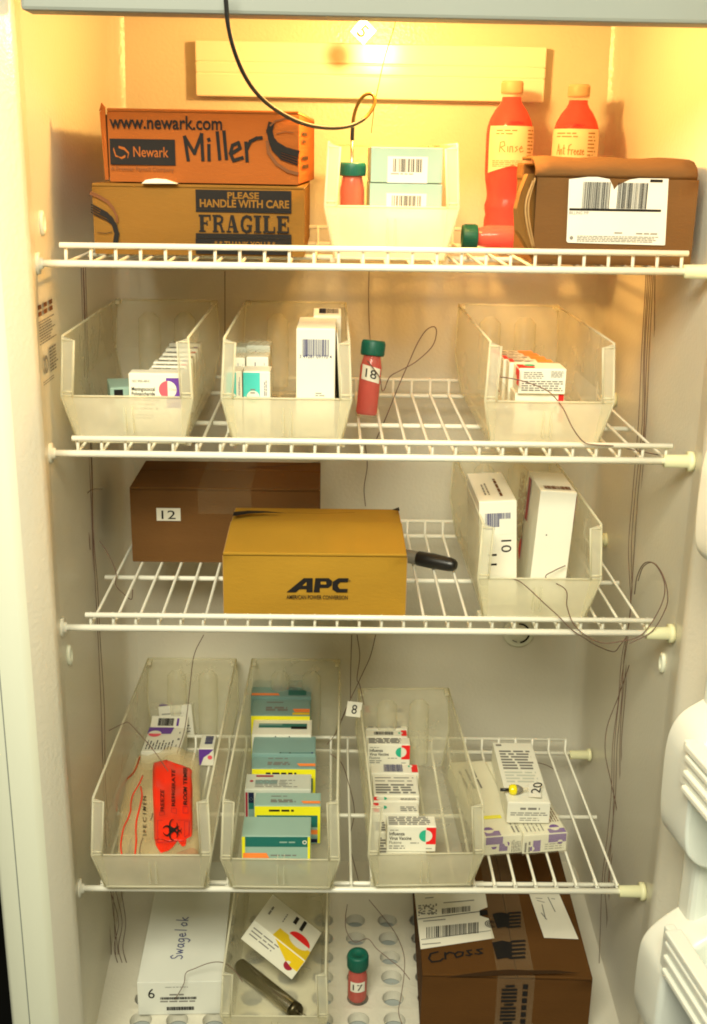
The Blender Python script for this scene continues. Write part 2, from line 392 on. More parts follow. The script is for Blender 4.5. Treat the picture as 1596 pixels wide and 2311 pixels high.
# evaporator cover with shallow grooves
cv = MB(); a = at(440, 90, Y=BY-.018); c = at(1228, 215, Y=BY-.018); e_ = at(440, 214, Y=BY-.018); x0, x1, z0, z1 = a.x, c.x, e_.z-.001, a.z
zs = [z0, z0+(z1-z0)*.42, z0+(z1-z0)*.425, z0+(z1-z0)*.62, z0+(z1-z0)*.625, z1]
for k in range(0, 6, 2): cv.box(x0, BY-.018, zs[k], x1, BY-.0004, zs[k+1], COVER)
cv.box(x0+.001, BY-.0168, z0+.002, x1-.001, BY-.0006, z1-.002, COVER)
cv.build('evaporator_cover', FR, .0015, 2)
h = MB(); h.box(-.3375, -.0806, -1.0, -.3365, -.0796, .47, GREYSTRIP); h.build('face_seam', FR)
# left wall fittings: shelf sockets, rating plate print
for k, (px, py) in enumerate([(93, 503), (155, 1478)]):
    q = at(px, py, X=-.2972); b = MB(); mx = Matrix.Translation(q) @ Matrix.Rotation(R(90), 4, 'Y') @ Matrix.Scale(1.7, 4, (1,0,0))
    b.lathe([(.0066,-.001),(.0066,.0025),(.0052,.0035),(.004,.003),(.0036,.001),(0,.001)], WHITE, 20, mx); b.build('shelf_socket', FR)
q = at(1497, 1495, X=.3182); b = MB(); mx = Matrix.Translation(q) @ Matrix.Rotation(R(-90), 4, 'Y') @ Matrix.Scale(1.7, 4, (1,0,0))
b.lathe([(.0066,-.001),(.0066,.0025),(.0052,.0035),(.004,.003),(.0036,.001),(0,.001)], WHITE, 20, mx); b.build('shelf_socket', FR)
yl0, yl1 = at(79, 700, X=-.2974), at(122, 700, X=-.2974)
za, zb = at(95, 680, X=-.2974).z, at(100, 868, X=-.2974).z
pr = Pr((-.2968, yl0.y, zb), (0,1,0), (0,0,1), .0012); W_, H_ = yl1.y-yl0.y, za-zb
for i in range(2):
    for j in range(3): pr.rect(W_*.30*j+.004, H_*(.93-.08*i), W_*.30*j+W_*.24, H_*(.985-.08*i), INKB)
pr.lines(W_*.02, H_*.50, W_*.98, H_*.80, 9, GREYINK, 3, .5); pr.ring(W_*.3, H_*.24, W_*.07, W_*.12, GREYINK)
pr.lines(W_*.5, H_*.10, W_*.98, H_*.42, 8, GREYINK, 5, .5); pr.lines(W_*.1, H_*.0, W_*.9, H_*.06, 2, GREYINK, 6)
pr.build('rating_print', FR)
# thermostat ring on the back wall
q = at(1170, 1425, Y=BY-.001); b = MB(); mx = Matrix.Translation(q) @ Matrix.Rotation(R(90), 4, 'X')
b.lathe([(.0215,-.002),(.0215,.003),(.019,.0045),(.013,.0035),(.012,.006),(0,.007)], WHITE, 30, mx); th = b.build('drain_cap', FR)
pr = Pr(q+Vector((0,-.0045,0)), (1,0,0), (0,0,1), .0012); pr.ring(0, 0, .0125, .0150, INK, -80, 95, 26); pr.ring(0,0,.0125,.0135,INK,230,262); pr.build('black_arc', th)
# perforated floor panel
fp = MB(); dx, dy, r0 = .0430, .0364, .0132; hx0, hy0 = .0098, .2338; N = 24
for i in range(-9, 9):
    for j in range(-9, 6):
        cx, cy = hx0+dx*i, hy0+dy*j
        X0, X1, Y0, Y1 = cx-dx/2, cx+dx/2, cy-dy/2, cy+dy/2
        if X0 < -.345 or X1 > .365 or Y1 > .40 or Y0 < -.085: continue
        inner, outer = [], []
        hole = cy < .245 and -.262 < cx < .275
        for k in range(N):
            a = 2*math.pi*k/N; ca, sa = math.cos(a), math.sin(a)
            t = min(dx/2/abs(ca) if abs(ca) > 1e-6 else 9, dy/2/abs(sa) if abs(sa) > 1e-6 else 9)
            outer.append(Vector((cx+ca*t, cy+sa*t, FZ))); inner.append(Vector((cx+ca*r0, cy+sa*r0, FZ-.0006)))
        cs = [Vector((X1,Y1,FZ)),Vector((X0,Y1,FZ)),Vector((X0,Y0,FZ)),Vector((X1,Y0,FZ))]
        if not hole: fp.face([cs[2],cs[3],cs[0],cs[1]], LINER); continue
        for k in range(N):
            k2 = (k+1) % N; fp.face([inner[k], outer[k], outer[k2], inner[k2]], LINER)
            d0, d1 = inner[k]+Vector((0,0,-.013)), inner[k2]+Vector((0,0,-.013)); fp.face([inner[k2], d1, d0, inner[k]], LINER)
        for ci, ka in ((0, 45), (1, 135), (2, 225), (3, 315)):
            k = int((math.degrees(math.atan2(cs[ci].y-cy, cs[ci].x-cx)) % 360)/(360/N)); fp.face([outer[k], cs[ci], outer[(k+1) % N]], LINER)
        fp.face([p+Vector((0,0,-.0135)) for p in inner], HOLE)
fp.build('perforated_floor_panel', FR)

# the open door: panel, moulded cheeks and shelf fronts
A = R(8.5); HX, HY = .352, -.088
du = Vector((math.sin(A), -math.cos(A), 0)); dn = Vector((-math.cos(A), -math.sin(A), 0)); dz = Vector((0,0,1))
def dp(u, n, z): return Vector((HX, HY, 0)) + du*u + dn*n + dz*z
door = MB()
door.mesh([dp(0,-.05,-1.0),dp(.62,-.05,-1.0),dp(.62,0,-1.0),dp(0,0,-1.0),dp(0,-.05,.48),dp(.62,-.05,.48),dp(.62,0,.48),dp(0,0,.48)], [(0,1,2,3),(7,6,5,4),(4,5,1,0),(5,6,2,1),(6,7,3,2),(7,4,0,3)], DOORW)
DOOR = door.build('door', FR, .01, 3)
def nz(px, py, u):
    # where a sight line meets the plane u = const of the door
    d = _fw + _rt*((px-798)/CAM_F) + _up*((1155-py)/CAM_F); o_ = dp(u, 0, 0)
    t = (o_-CPOS).dot(du)/d.dot(du); p = CPOS + d*t; return (p-o_).dot(dn), p.z
def profile(pxs, u0, u1, name, bev=.008):
    q = [nz(x, y, u0) for x, y in pxs]; q = [(v.x, v.y) for v in spline([(n_, z_, 0) for n_, z_ in q], 4)]; n_ = len(q); b = MB()
    a = [dp(u0, n, z) for n, z in q]; c_ = [dp(u1, n, z) for n, z in q]
    b.face(a, DOORW); b.face(list(reversed(c_)), DOORW)
    for i in range(n_): b.face([a[i], c_[i], c_[(i+1) % n_], a[(i+1) % n_]], DOORW, True)
    o = b.build(name, DOOR, bev, 5)
    bm = bmesh.new(); bm.from_mesh(o.data); bmesh.ops.recalc_face_normals(bm, faces=bm.faces); bm.to_mesh(o.data); bm.free(); return q
def cheek(pxs): 
    q = profile(pxs, .030, .085, 'shelf_cheek', .007); return q
ch2 = cheek([(1640,1535),(1596,1568),(1540,1602),(1512,1640),(1499,1690),(1490,1780),(1489,1835),(1500,1862),(1535,1882),(1640,1890)])
ch3 = cheek([(1600,2000),(1532,2036),(1480,2072),(1449,2105),(1437,2140),(1429,2200),(1427,2245),(1440,2282),(1472,2300),(1600,2310)])
ch1 = cheek([(1680,960),(1600,1000),(1581,1040),(1573,1090),(1566,1150),(1563,1215),(1572,1245),(1598,1258),(1680,1262)])
b = MB()
for (u0, u1, n1) in ((.028, .060, .050),):
    q = [dp(u0,0,-.98),dp(u0,n1,-.98),dp(u0,n1,.46),dp(u0,0,.46)]; q2 = [p+du*(u1-u0) for p in q]
    b.face(q, DOORW); b.face(list(reversed(q2)), DOORW)
    for i in range(4): b.face([q[i], q2[i], q2[(i+1)%4], q[(i+1)%4]], DOORW)
b.build('inner_dyke', DOOR, .008, 3)
def retainer(px, py, hgt):
    n, z = nz(px, py, .085); b = MB()
    def bar(u0, u1, n0, n1, z0, z1):
        vs = [dp(u,n_,z_) for z_ in (z0,z1) for u, n_ in ((u0,n0),(u1,n0),(u1,n1),(u0,n1))]
        b.mesh(vs, [(0,3,2,1),(4,5,6,7),(0,1,5,4),(1,2,6,5),(2,3,7,6),(3,0,4,7)], DOORW)
    bar(.075, .55, n-.014, n-.004, z-hgt, z-.002); bar(.085, .55, n-.016, n, z-.007, z)
    for k in range(1, 4): bar(.086, .55, n-.006, n-.0005, z-hgt*k/3-.002, z-hgt*k/3+.004)
    bar(.07, .55, 0, n-.012, z-hgt-.004, z-hgt+.001)
    b.build('shelf_front', DOOR, .0015, 2)
retainer(1545, 1676, .044); retainer(1500, 2098, .044); retainer(1612, 1140, .04)

# ------------------------------------------------------------------ wire shelves
DECK = [.0552, -.1225, -.3020, -.6080]
SHL = ['highest white wire shelf, holding the red bottles', 'white wire shelf holding three clear bins and a leaning red vial', 'white wire shelf holding the mustard yellow carton', 'lowest white wire shelf, holding the bins of stacked vaccine cartons']
def make_shelf(i, ul, ur, yu, skew):
    zc = DECK[i]-.0022
    t = thing('wire_shelf', SHL[i], 'shelf', (0, 0, zc), (0, R(skew), 0), 'wire shelves in the refrigerator')
    a, b_ = at(*ul, Y=yu), at(*ur, Y=yu); zu = (a.z+b_.z)/2-zc; xa, xb = a.x, b_.x; sw_ = .0075*i
    rear = .300; mid = .150
    b = MB(); b.tube([(-.293,0,0),(.293,0,0)], .0034, WIREW, 10); b.build('front_rail', t)
    b = MB(); b.tube([(xa,yu,zu),(xb,yu,zu)], .0027, WIREW, 10); b.build('lip_rail', t)
    b = MB(); b.tube([(-.283,mid,-.0042),(.299,mid,-.0042)], .0028, WIREW, 8); b.build('cross_rail', t)
    b = MB(); b.tube([(-.277,rear,-.002),(.299,rear,-.002)], .0028, WIREW, 8); b.tube([(-.274,rear+.003,.017),(.291,rear+.003,.017)], .0022, WIREW, 8); b.build('rear_rail', t)
    b = MB(); n = 26
    for k in range(n):
        x = xa+.0045+(xb-xa-.009)*k/(n-1)
        b.tube([(x, yu+.0028, zu+(.0034 if i == 3 else .0012)),(x, yu+.0035, zu-.003),(x,.0040,.001),(x,.0075,.0005),(x,.03,.0008),(x, rear-.004,.0008),(x,rear+.0005,.004),(x,rear+.001,.019)], .00165, WIREW, 6)
    b.build('deck_wires', t)
    for sx, x0, x1 in ((1, .2895, .3150), (-1, -.2965, -.2915)):
        b = MB(); mx = Matrix.Translation((0,0,0)) @ Matrix.Rotation(R(90), 4, 'Y')
        if sx > 0: prof = [(.0, x0),(.0062, x0),(.0066, x1-.003),(.0098, x1-.003),(.0098, x1+.002),(0, x1+.002)]
        else: prof = [(.0, x0-.001),(.0098, x0-.001),(.0098, x0+.0018),(.0055, x0+.0018),(.0050, x1),(0, x1)]
        b.lathe(prof, CAPY if sx > 0 else WIREW, 20, mx); b.build('end_cap', t)
    b = MB(); mx = Matrix.Translation((0, rear-.004, -.002)) @ Matrix.Rotation(R(90), 4, 'Y')
    b.lathe([(0,.296),(.0058,.296),(.0060,.306+.0045*i),(.0085,.306+.0045*i),(.0085,.310+.0045*i),(0,.310+.0045*i)], CAPY, 20, mx); b.build('end_cap', t)
    return t
make_shelf(0, (135, 550), (1553, 575), .002, -.14)
make_shelf(1, (163, 987), (1517, 1008), .002, .08)
make_shelf(2, (193, 1386), (1473, 1401), .002, .12)
make_shelf(3, (228, 1992), (1396, 1994), .020, .2)

# ------------------------------------------------------------------ clear bins
def make_bin(label, xc, yf, z, L, yaw=0, tilt=0, W=.124, H=.105, hl=.049):
    t = thing('storage_bin', label, 'bin', (xc, yf, z), (R(tilt), 0, R(yaw)), 'clear hopper front storage bins')
    b = MB(); bw = W*.425; hw = W/2; yb = .016; tb = hw-.003
    def S_(s): return [Vector((s*bw,yb,0)), Vector((s*bw,L-.012,0)), Vector((s*hw,L-.004,hl)), Vector((s*tb,L,H)), Vector((s*tb,.006,H)), Vector((s*hw,0,hl))]
    for s in (-1, 1):
        p = S_(s); f1 = [p[0],p[1],p[2],p[5]]; f2 = [p[5],p[2],p[3],p[4]]
        for f in (f1, f2): b.face(f if s > 0 else list(reversed(f)), BIN)
    l, r = S_(-1), S_(1)
    b.face([l[0],l[1],r[1],r[0]], BIN)                                   # base
    b.face([r[1],l[1],l[2],r[2]], BIN); b.face([r[2],l[2],l[3],r[3]], BIN)
    b.face([l[0],r[0],r[5],l[5]], BINLIP)
    b.build('bin_shell', t, .0015, 2, solid=.0016)
    ww = .0105
    for s in (-1, 1):                                                    # turned-in front edges
        fl = MB()
        f = [Vector((s*hw,-.0006,hl)), Vector((s*(hw-ww),-.0006,hl)), Vector((s*(tb-ww),.0054,H-.004)), Vector((s*tb,.0054,H))]
        fl.face(f if s < 0 else list(reversed(f)), BIN)
        f = [Vector((s*bw,yb-.0012,0.002)), Vector((s*(bw-.004),yb-.0012,0.002)), Vector((s*(hw-ww),-.0010,hl)), Vector((s*hw,-.0010,hl))]
        fl.face(f if s < 0 else list(reversed(f)), BIN)
        fl.build('front_flange', t, solid=.0012)
    rm = MB()
    for s in (-1, 1):
        rm.tube([(s*bw,yb,.001),(s*hw,0,hl),(s*tb,.006,H),(s*tb,L,H)], .0013, RIM, 6)
        rm.tube([(s*(hw-ww),-.0006,hl),(s*(tb-ww),.0054,H-.004),(s*tb,.0054,H-.004)], .0012, RIM, 6)
        rm.tube([(s*(hw-.001),-.0006,hl+.004),(s*(hw-ww),-.0006,hl+.004)], .0009, RIM, 6)
        rm.tube([(s*tb,L,H),(s*(hw),L-.004,hl),(s*bw,L-.012,0)], .0011, RIM, 6)
        rm.box(s*tb-.0008-(.005 if s>0 else -.0), L-.015, H-.003, s*tb+.0008+(.005 if s<0 else 0), L, H+.0006, RIM)
    rm.tube([(-hw,0,hl),(hw,0,hl)], .0010, RIM, 6); rm.tube([(-tb,L,H),(tb,L,H)], .0015, RIM, 6)
    rm.tube([(-bw,yb,.0006),(bw,yb,.0006)], .0014, RIM, 6)
    rm.build('bin_rim', t)
    for k in (-1, 1):                                                     # label-slot ribs under the lip, and feet
        rb = MB(); rb.box(k*.0035-.0007, .0035, .012, k*.0035+.0007, .0162, .040, BIN, None); rb.build('moulded_rib', t)
    for s in (-1, 1): rb = MB(); rb.box(s*bw-.004, yb+.006, -.004, s*bw+.004, yb+.016, .001, BINLIP); rb.build('moulded_foot', t)
    for s in (-1, 1):                                                     # rounded stiffening columns in the back wall
        rb = MB(); rb.tube([(s*W*.17, L-.0105, .006),(s*W*.17, L-.0045, hl),(s*W*.17, L-.0035, H*.80),(s*W*.17, L-.001, H*.86)], [.0125,.0135,.0125,.006], BIN, 18, False); rb.build('back_column', t)
    return t
D0, D1, D2, D3 = [d+.0005 for d in DECK]
make_bin('short clear bin on the top shelf holding a probed vial and two pale teal cartons', .0235, .040, D0, .26)
make_bin('clear bin holding the meningococcal cartons', -.2255, .020, D1, .285)
make_bin('clear bin holding the tall white carton beside the leaning red vial', -.0735, .020, D1, .285)
make_bin('clear bin lit orange, holding a carton of dense small print and a trailing wire', .1790, .020, D1, .285)
make_bin('clear bin holding two upright white cartons beside the yellow carton', .1805, .014, D2, .285)
make_bin('long clear bin holding the red specimen bag', -.2135, -.026, D3+.0080, .370, 0, -2.0, .124, .112, .049)
make_bin('long clear bin holding the stack of teal cartons', -.0790, -.026, D3+.0080, .370, -.8, -2.0, .124, .112, .0445)
make_bin('clear bin holding the influenza vaccine cartons with red and green discs', .0745, -.022, D3+.0080, .290, 1.5, -2.0, .122)
make_bin('clear bin on the floor holding a steel cylinder', -.0875, .002, FZ+.0006, .33, -.5, 0, .121)


# ------------------------------------------------------------------ helpers that read a spot on a thing's face from the photograph
def mw(t): return Matrix.Translation(t.location) @ t.rotation_euler.to_matrix().to_4x4()
def fxy(t, px, py, o=(0,0,0), ex=(1,0,0), ey=(0,0,1)):
    m_ = mw(t); o_ = m_ @ Vector(o); q = m_.to_3x3(); e1 = q @ Vector(ex); e2 = q @ Vector(ey); n = e1.cross(e2)
    d = _fw + _rt*((px-798)/CAM_F) + _up*((1155-py)/CAM_F); k = (o_-CPOS).dot(n)/d.dot(n); p = CPOS+d*k-o_
    return p.dot(e1), p.dot(e2)
def px_ink(pr, t, pts, m, wd):
    q = [fxy(t, x, y, pr.o, pr.ex, pr.ey) for x, y in pts]; pr.strokes([q], 0, 0, 1, 1, m, wd)
def px_rect(pr, t, x0, y0, x1, y1):
    a = fxy(t, x0, y1, pr.o, pr.ex, pr.ey); b = fxy(t, x1, y0, pr.o, pr.ex, pr.ey); return a[0], a[1], b[0], b[1]
def px_poly(pr, t, pts, m): pr.poly([fxy(t, x, y, pr.o, pr.ex, pr.ey) for x, y in pts], m)
def box_px(xl, xr, ytop, Y, z0):
    a = at(xl, ytop, Y=Y); b = at(xr, ytop, Y=Y); return Vector((a.x, Y, z0)), b.x-a.x, a.z-z0
def shipping_box(name, label, loc, w, d, h, m, yaw=0, tape=True, painted_flap_gap=.0012):
    t = thing(name, label, 'cardboard box', loc, (0, 0, R(yaw)))
    b = MB(); nx, nz = 8, 4                                   # walls a little bowed, like used corrugated board
    def bow(u, v): return -.0018*math.sin(math.pi*u)*math.sin(math.pi*v)
    grid = [[Vector((w*i/nx, bow(i/nx, j/nz), h*j/nz)) for i in range(nx+1)] for j in range(nz+1)]
    for j in range(nz):
        for i in range(nx): b.face([grid[j][i], grid[j][i+1], grid[j+1][i+1], grid[j+1][i]], m, True)
    for sx, x in ((0, 0), (1, w)):
        q = [(x,0,0),(x,d,0),(x,d,h),(x,0,h)]; b.face(q if sx else list(reversed(q)), m)
    b.face([(w,d,0),(0,d,0),(0,d,h),(w,d,h)], m); b.face([(0,0,0),(0,d,0),(w,d,0),(w,0,0)], m)
    b.face([(0,0,h-.001),(w,0,h-.001),(w,d,h-.001),(0,d,h-.001)], CARDIN)
    b.build('carton_body', t, .0013, 2)
    return t
def top_flaps(t, w, d, h, m, split=.5, lift=(0,0), th=.0032):
    for k, (y0, y1) in enumerate(((0, d*split-.0009), (d*split+.0009, d))):
        b = MB(); nx = 8; lf = lift[k]
        vs = []; 
        for i in range(nx+1):
            x = w*i/nx; s_ = math.sin(math.pi*i/nx)*.0012
            ya, yb = y0, y1
            za, zb = (h, h+lf+s_) if k == 0 else (h+lf+s_, h)
            vs += [Vector((x,ya,za)), Vector((x,yb,zb)), Vector((x,yb,zb+th)), Vector((x,ya,za+th))]
        fs = []
        for i in range(nx):
            a = i*4; c_ = a+4
            fs += [(a,a+1,c_+1,c_),(a+2,a+3,c_+3,c_+2),(a+1,a+2,c_+2,c_+1),(a+3,a,c_,c_+3)]
        b.mesh(vs, fs, m); b.face(vs[0:4], CARDEDGE); b.face(list(reversed(vs[-4:])), CARDEDGE)
        o = b.build('top_flap', t, .0008, 1)
        bm = bmesh.new(); bm.from_mesh(o.data); bmesh.ops.recalc_face_normals(bm, faces=bm.faces); bm.to_mesh(o.data); bm.free()

# ------------------------------------------------------------------ top shelf
YF = .066
p, W1, H1 = box_px(207, 688, 412, YF, D0)
fb = shipping_box('shipping_carton', 'brown carton marked FRAGILE under the carton with the handwritten name', p, W1, .27, H1-.0034, CARDF, 0)
top_flaps(fb, W1, .27, H1-.0034, CARDF, .5)
pr = front(W1, H1); pr.l = .0022
def BR(x0, y0, x1, y1, m): pr.rect(*px_rect(pr, fb, x0, y0, x1, y1), m)
BR(443,431,658,471,INK); BR(443,475,658,478,INK); BR(443,529,658,531.5,INK); BR(443,535,658,537,INK); BR(443,541,658,572,INK)
pr.up(); pr.text('PLEASE', *px_rect(pr,fb,514,434,585,448), CARDF, .03); pr.text('HANDLE WITH CARE', *px_rect(pr,fb,452,452,653,467), CARDF, .03)
pr.text('* * THANK YOU * *', *px_rect(pr,fb,485,545,622,557), CARDF, .02)
pr.slab('FRAGILE', *px_rect(pr,fb,450,487,653,523), INK)
for k, (wd, off) in enumerate([(.0016,0),(.0012,6),(.0012,12),(.0012,18)]):
    px_ink(pr, fb, [(208,461+off),(225,470+off),(243,480+off*.9),(256,494+off*.7),(262,510+off*.4),(264,527),(262,545)], INK, wd)
px_ink(pr, fb, [(232,478),(250,492),(260,508),(265,527),(262,547)], INK, .0046)
for off in (0, 5): px_ink(pr, fb, [(206,432+off),(225,440+off),(245,452+off),(258,468+off),(265,488),(266,500)], INKB, .0022 if off else .0012)
px_ink(pr, fb, [(222,524),(240,526),(254,523)], INK, .0006)
pr.build('printing', fb)

zN = D0+H1+.0012
p, W2, H2 = box_px(241, 676, 243, .074, zN)
nb = shipping_box('shipping_carton', 'orange lit carton with the handwritten name Miller, on top of the FRAGILE carton', p, W2, .24, H2-.0034, CARDO, -2.6)
top_flaps(nb, W2, .24, H2-.0034, CARDO, .5)
fl = MB(); fl.prism([(-.0048,.001,.001),(-.0008,-.0015,.002),(-.0016,-.001,H2+.001),(-.0075,.003,H2-.004),(-.0068,.004,H2*.55)], (0,.003,0), CARDO); fl.prism([(-.0022,.0012,.004),(-.0004,.0005,.004),(-.0006,.0005,H2-.006),(-.003,.0012,H2-.006)], (0,.002,0), CARDIN)
fl.prism([(-.008,.003,H2-.003),(-.002,.0,H2+.0005),(-.005,.001,H2+.0045)], (0,.003,0), CARDO); fl.build('crushed_corner', nb)
pr = front(W2, H2); pr.l = .0022
pr.text('www.newark.com', *px_rect(pr,nb,249,263,502,290), INK, .018)
pr.rect(*px_rect(pr,nb,251,315,396,371), INK); pr.up(); pr.text('Newark', *px_rect(pr,nb,303,332,381,354), CARDO, .006)
for k in range(4):
    px_ink(pr, nb, [(258,334+k*1.5),(263,350+k),(276,358-k),(284,355-k*1.5)], CARDO, .0006); px_ink(pr, nb, [(270,330+k*1.2),(282,333+k*1.5),(292,344+k),(290,356)], CARDO, .0006)
pr.text('A Premier Farnell Company', *px_rect(pr,nb,252,377,394,388), INKB, .004)
sc = lambda L: [(x*.5, y*.5) for x, y in L]
for L in ([(852,722),(836,618),(880,692),(912,606),(918,722)],[(945,655),(946,722)],[(944,628),(946,634)],[(983,598),(994,718)],[(1013,594),(1024,716)],[(1048,692),(1086,668),(1078,644),(1052,656),(1042,692),(1056,724),(1096,712)],[(1112,644),(1117,726)],[(1116,672),(1132,638),(1160,624),(1182,622)]):
    px_ink(pr, nb, sc(L), INK, .0032)
for k in range(5): px_ink(pr, nb, sc([(1218-k,560+9*k),(1216,600+8*k),(1232,640+9*k),(1270,672+11*k),(1342,700+12*k-6)]), INK, .0016)
px_ink(pr, nb, sc([(1225,562),(1218,592),(1226,625),(1246,652),(1290,678),(1342,692)]), INK, .0058)
px_ink(pr, nb, sc([(1340,541),(1290,536),(1246,546),(1222,566)]), INKB, .0016); px_ink(pr, nb, sc([(1250,604),(1290,594),(1326,600)]), INKB, .0008)
px_ink(pr, nb, sc([(1208,640),(1214,690),(1250,740),(1300,772),(1344,784)]), INKB, .0030)
pr.build('printing', nb)
pr = rightf(W2, .24, H2, .0012); pr.lines(.03, .012, .12, .028, 2, INK, 3); pr.lines(.03, .036, .11, .05, 2, INK, 8); pr.build('side_printing', nb)

b = MB(); a = at(322, 404, Y=.0665); c = at(403, 404, Y=.0665)
b.prism([(a.x,.058,zN-.0012),(a.x+.004,.058,zN+.0022),(a.x+.012,.058,zN+.0035),(c.x-.012,.058,zN+.0030),(c.x,.058,zN-.0008)], (0,.03,0), FOAM)
tag(b.build('foam_slip', None, .0008, 2), 'small white foam slip wedged between the two stacked cartons', 'foam')

# carton with the shipping label
YB = .030
p, W3, H3 = box_px(1213, 1580, 400, YB, D0)
lb = shipping_box('shipping_carton', 'brown carton with a torn white barcode label and crushed side flap', p, W3, .11, H3, CARDD, .6)
b = MB(); n_ = 10; zs_ = [(0,.0,.0),(.0,-.0015,.004),(.004,-.002,.0105),(.014,-.0005,.0165),(.03,0,.0185),(.075,0,.0175)]
for i in range(n_):
    xa, xb = W3*i/n_, W3*(i+1)/n_
    for (y0,e0,z0),(y1,e1,z1) in zip(zs_, zs_[1:]):
        ja = .0008*math.sin(i*1.7); jb = .0008*math.sin((i+1)*1.7)
        b.face([(xa-.002,y0+e0,H3+z0+ja*(z0>.01)),(xb-.002,y0+e0,H3+z0+jb*(z0>.01)),(xb-.002,y1+e1,H3+z1+jb*(z1>.01)),(xa-.002,y1+e1,H3+z1+ja*(z1>.01))], CARDD, True)
b.build('top_flap', lb, solid=.003)
b = MB(); b.box(-.001, .076, H3-.004, W3, .109, H3+.012, CARDD); b.build('top_flap', lb, .002)
q = lambda x, y, yy: at(x, y, Y=yy)-p
b = MB(); P_ = [q(1209,392,.036),q(1192,392,.026),(q(1176,432,.016)),q(1166,470,.012),q(1168,520,.014),q(1196,566,.022),q(1209,585,.034)]
b.face(P_, CARD); b.build('crushed_flap', lb, solid=.004)
b = MB(); P_ = [q(1211,396,.038),q(1202,420,.032),q(1190,470,.026),q(1196,520,.028),q(1209,570,.036)]; b.face(P_, CARDIN); b.build('torn_lining', lb, solid=.002)
b = MB()
for k in range(2):
    P_ = [q(1208-5*k,402+6*k,.033-.004*k),q(1193-6*k,455,.024-.004*k),q(1194-6*k,500,.023-.004*k),q(1206-4*k,560,.030-.004*k)]; b.tube(spline(P_, 6), .0011, CARDEDGE, 6)
b.build('corrugated_edge', lb)
lab = MB(); pr = front(W3, H3); pr.l = .0026; pr.mb = lab
px_poly(pr, lb, [(1283,404),(1300,402),(1325,399),(1347,399),(1374,404),(1382,420),(1384,428),(1392,418),(1420,405),(1440,402),(1507,403),(1499,552),(1497,553),(1280,547),(1277,543)], PAPER)
lo = pr.build('label', lb)
pr = front(W3, H3); pr.l = .0030
for (xa, xb, sd) in ((1311,1377,4),(1389,1464,9)):
    a = px_rect(pr, lb, xa, 411 if xa < 1380 else 413, xb, 470); pr.bars(*a, INK, sd, dense=.62)
pr.rect(*px_rect(pr,lb,1283,472.5,1490,474.5), INK); pr.rect(*px_rect(pr,lb,1465,405,1494,411), INK)
pr.text('BILLING P/P', *px_rect(pr,lb,1283,477,1327,483), GREYINK, .004)
pr.lines(*px_rect(pr,lb,1384,522,1412,528), 1, GREYINK, 2); pr.lines(*px_rect(pr,lb,1433,524,1488,530), 1, GREYINK, 3); pr.lines(*px_rect(pr,lb,1300,533,1488,545), 4, GREYINK, 4, .5, .1); pr.disc(*fxy(lb,1288,536,pr.o,pr.ex,pr.ey), .0017, GREYINK)
pr.build('label_printing', lb)

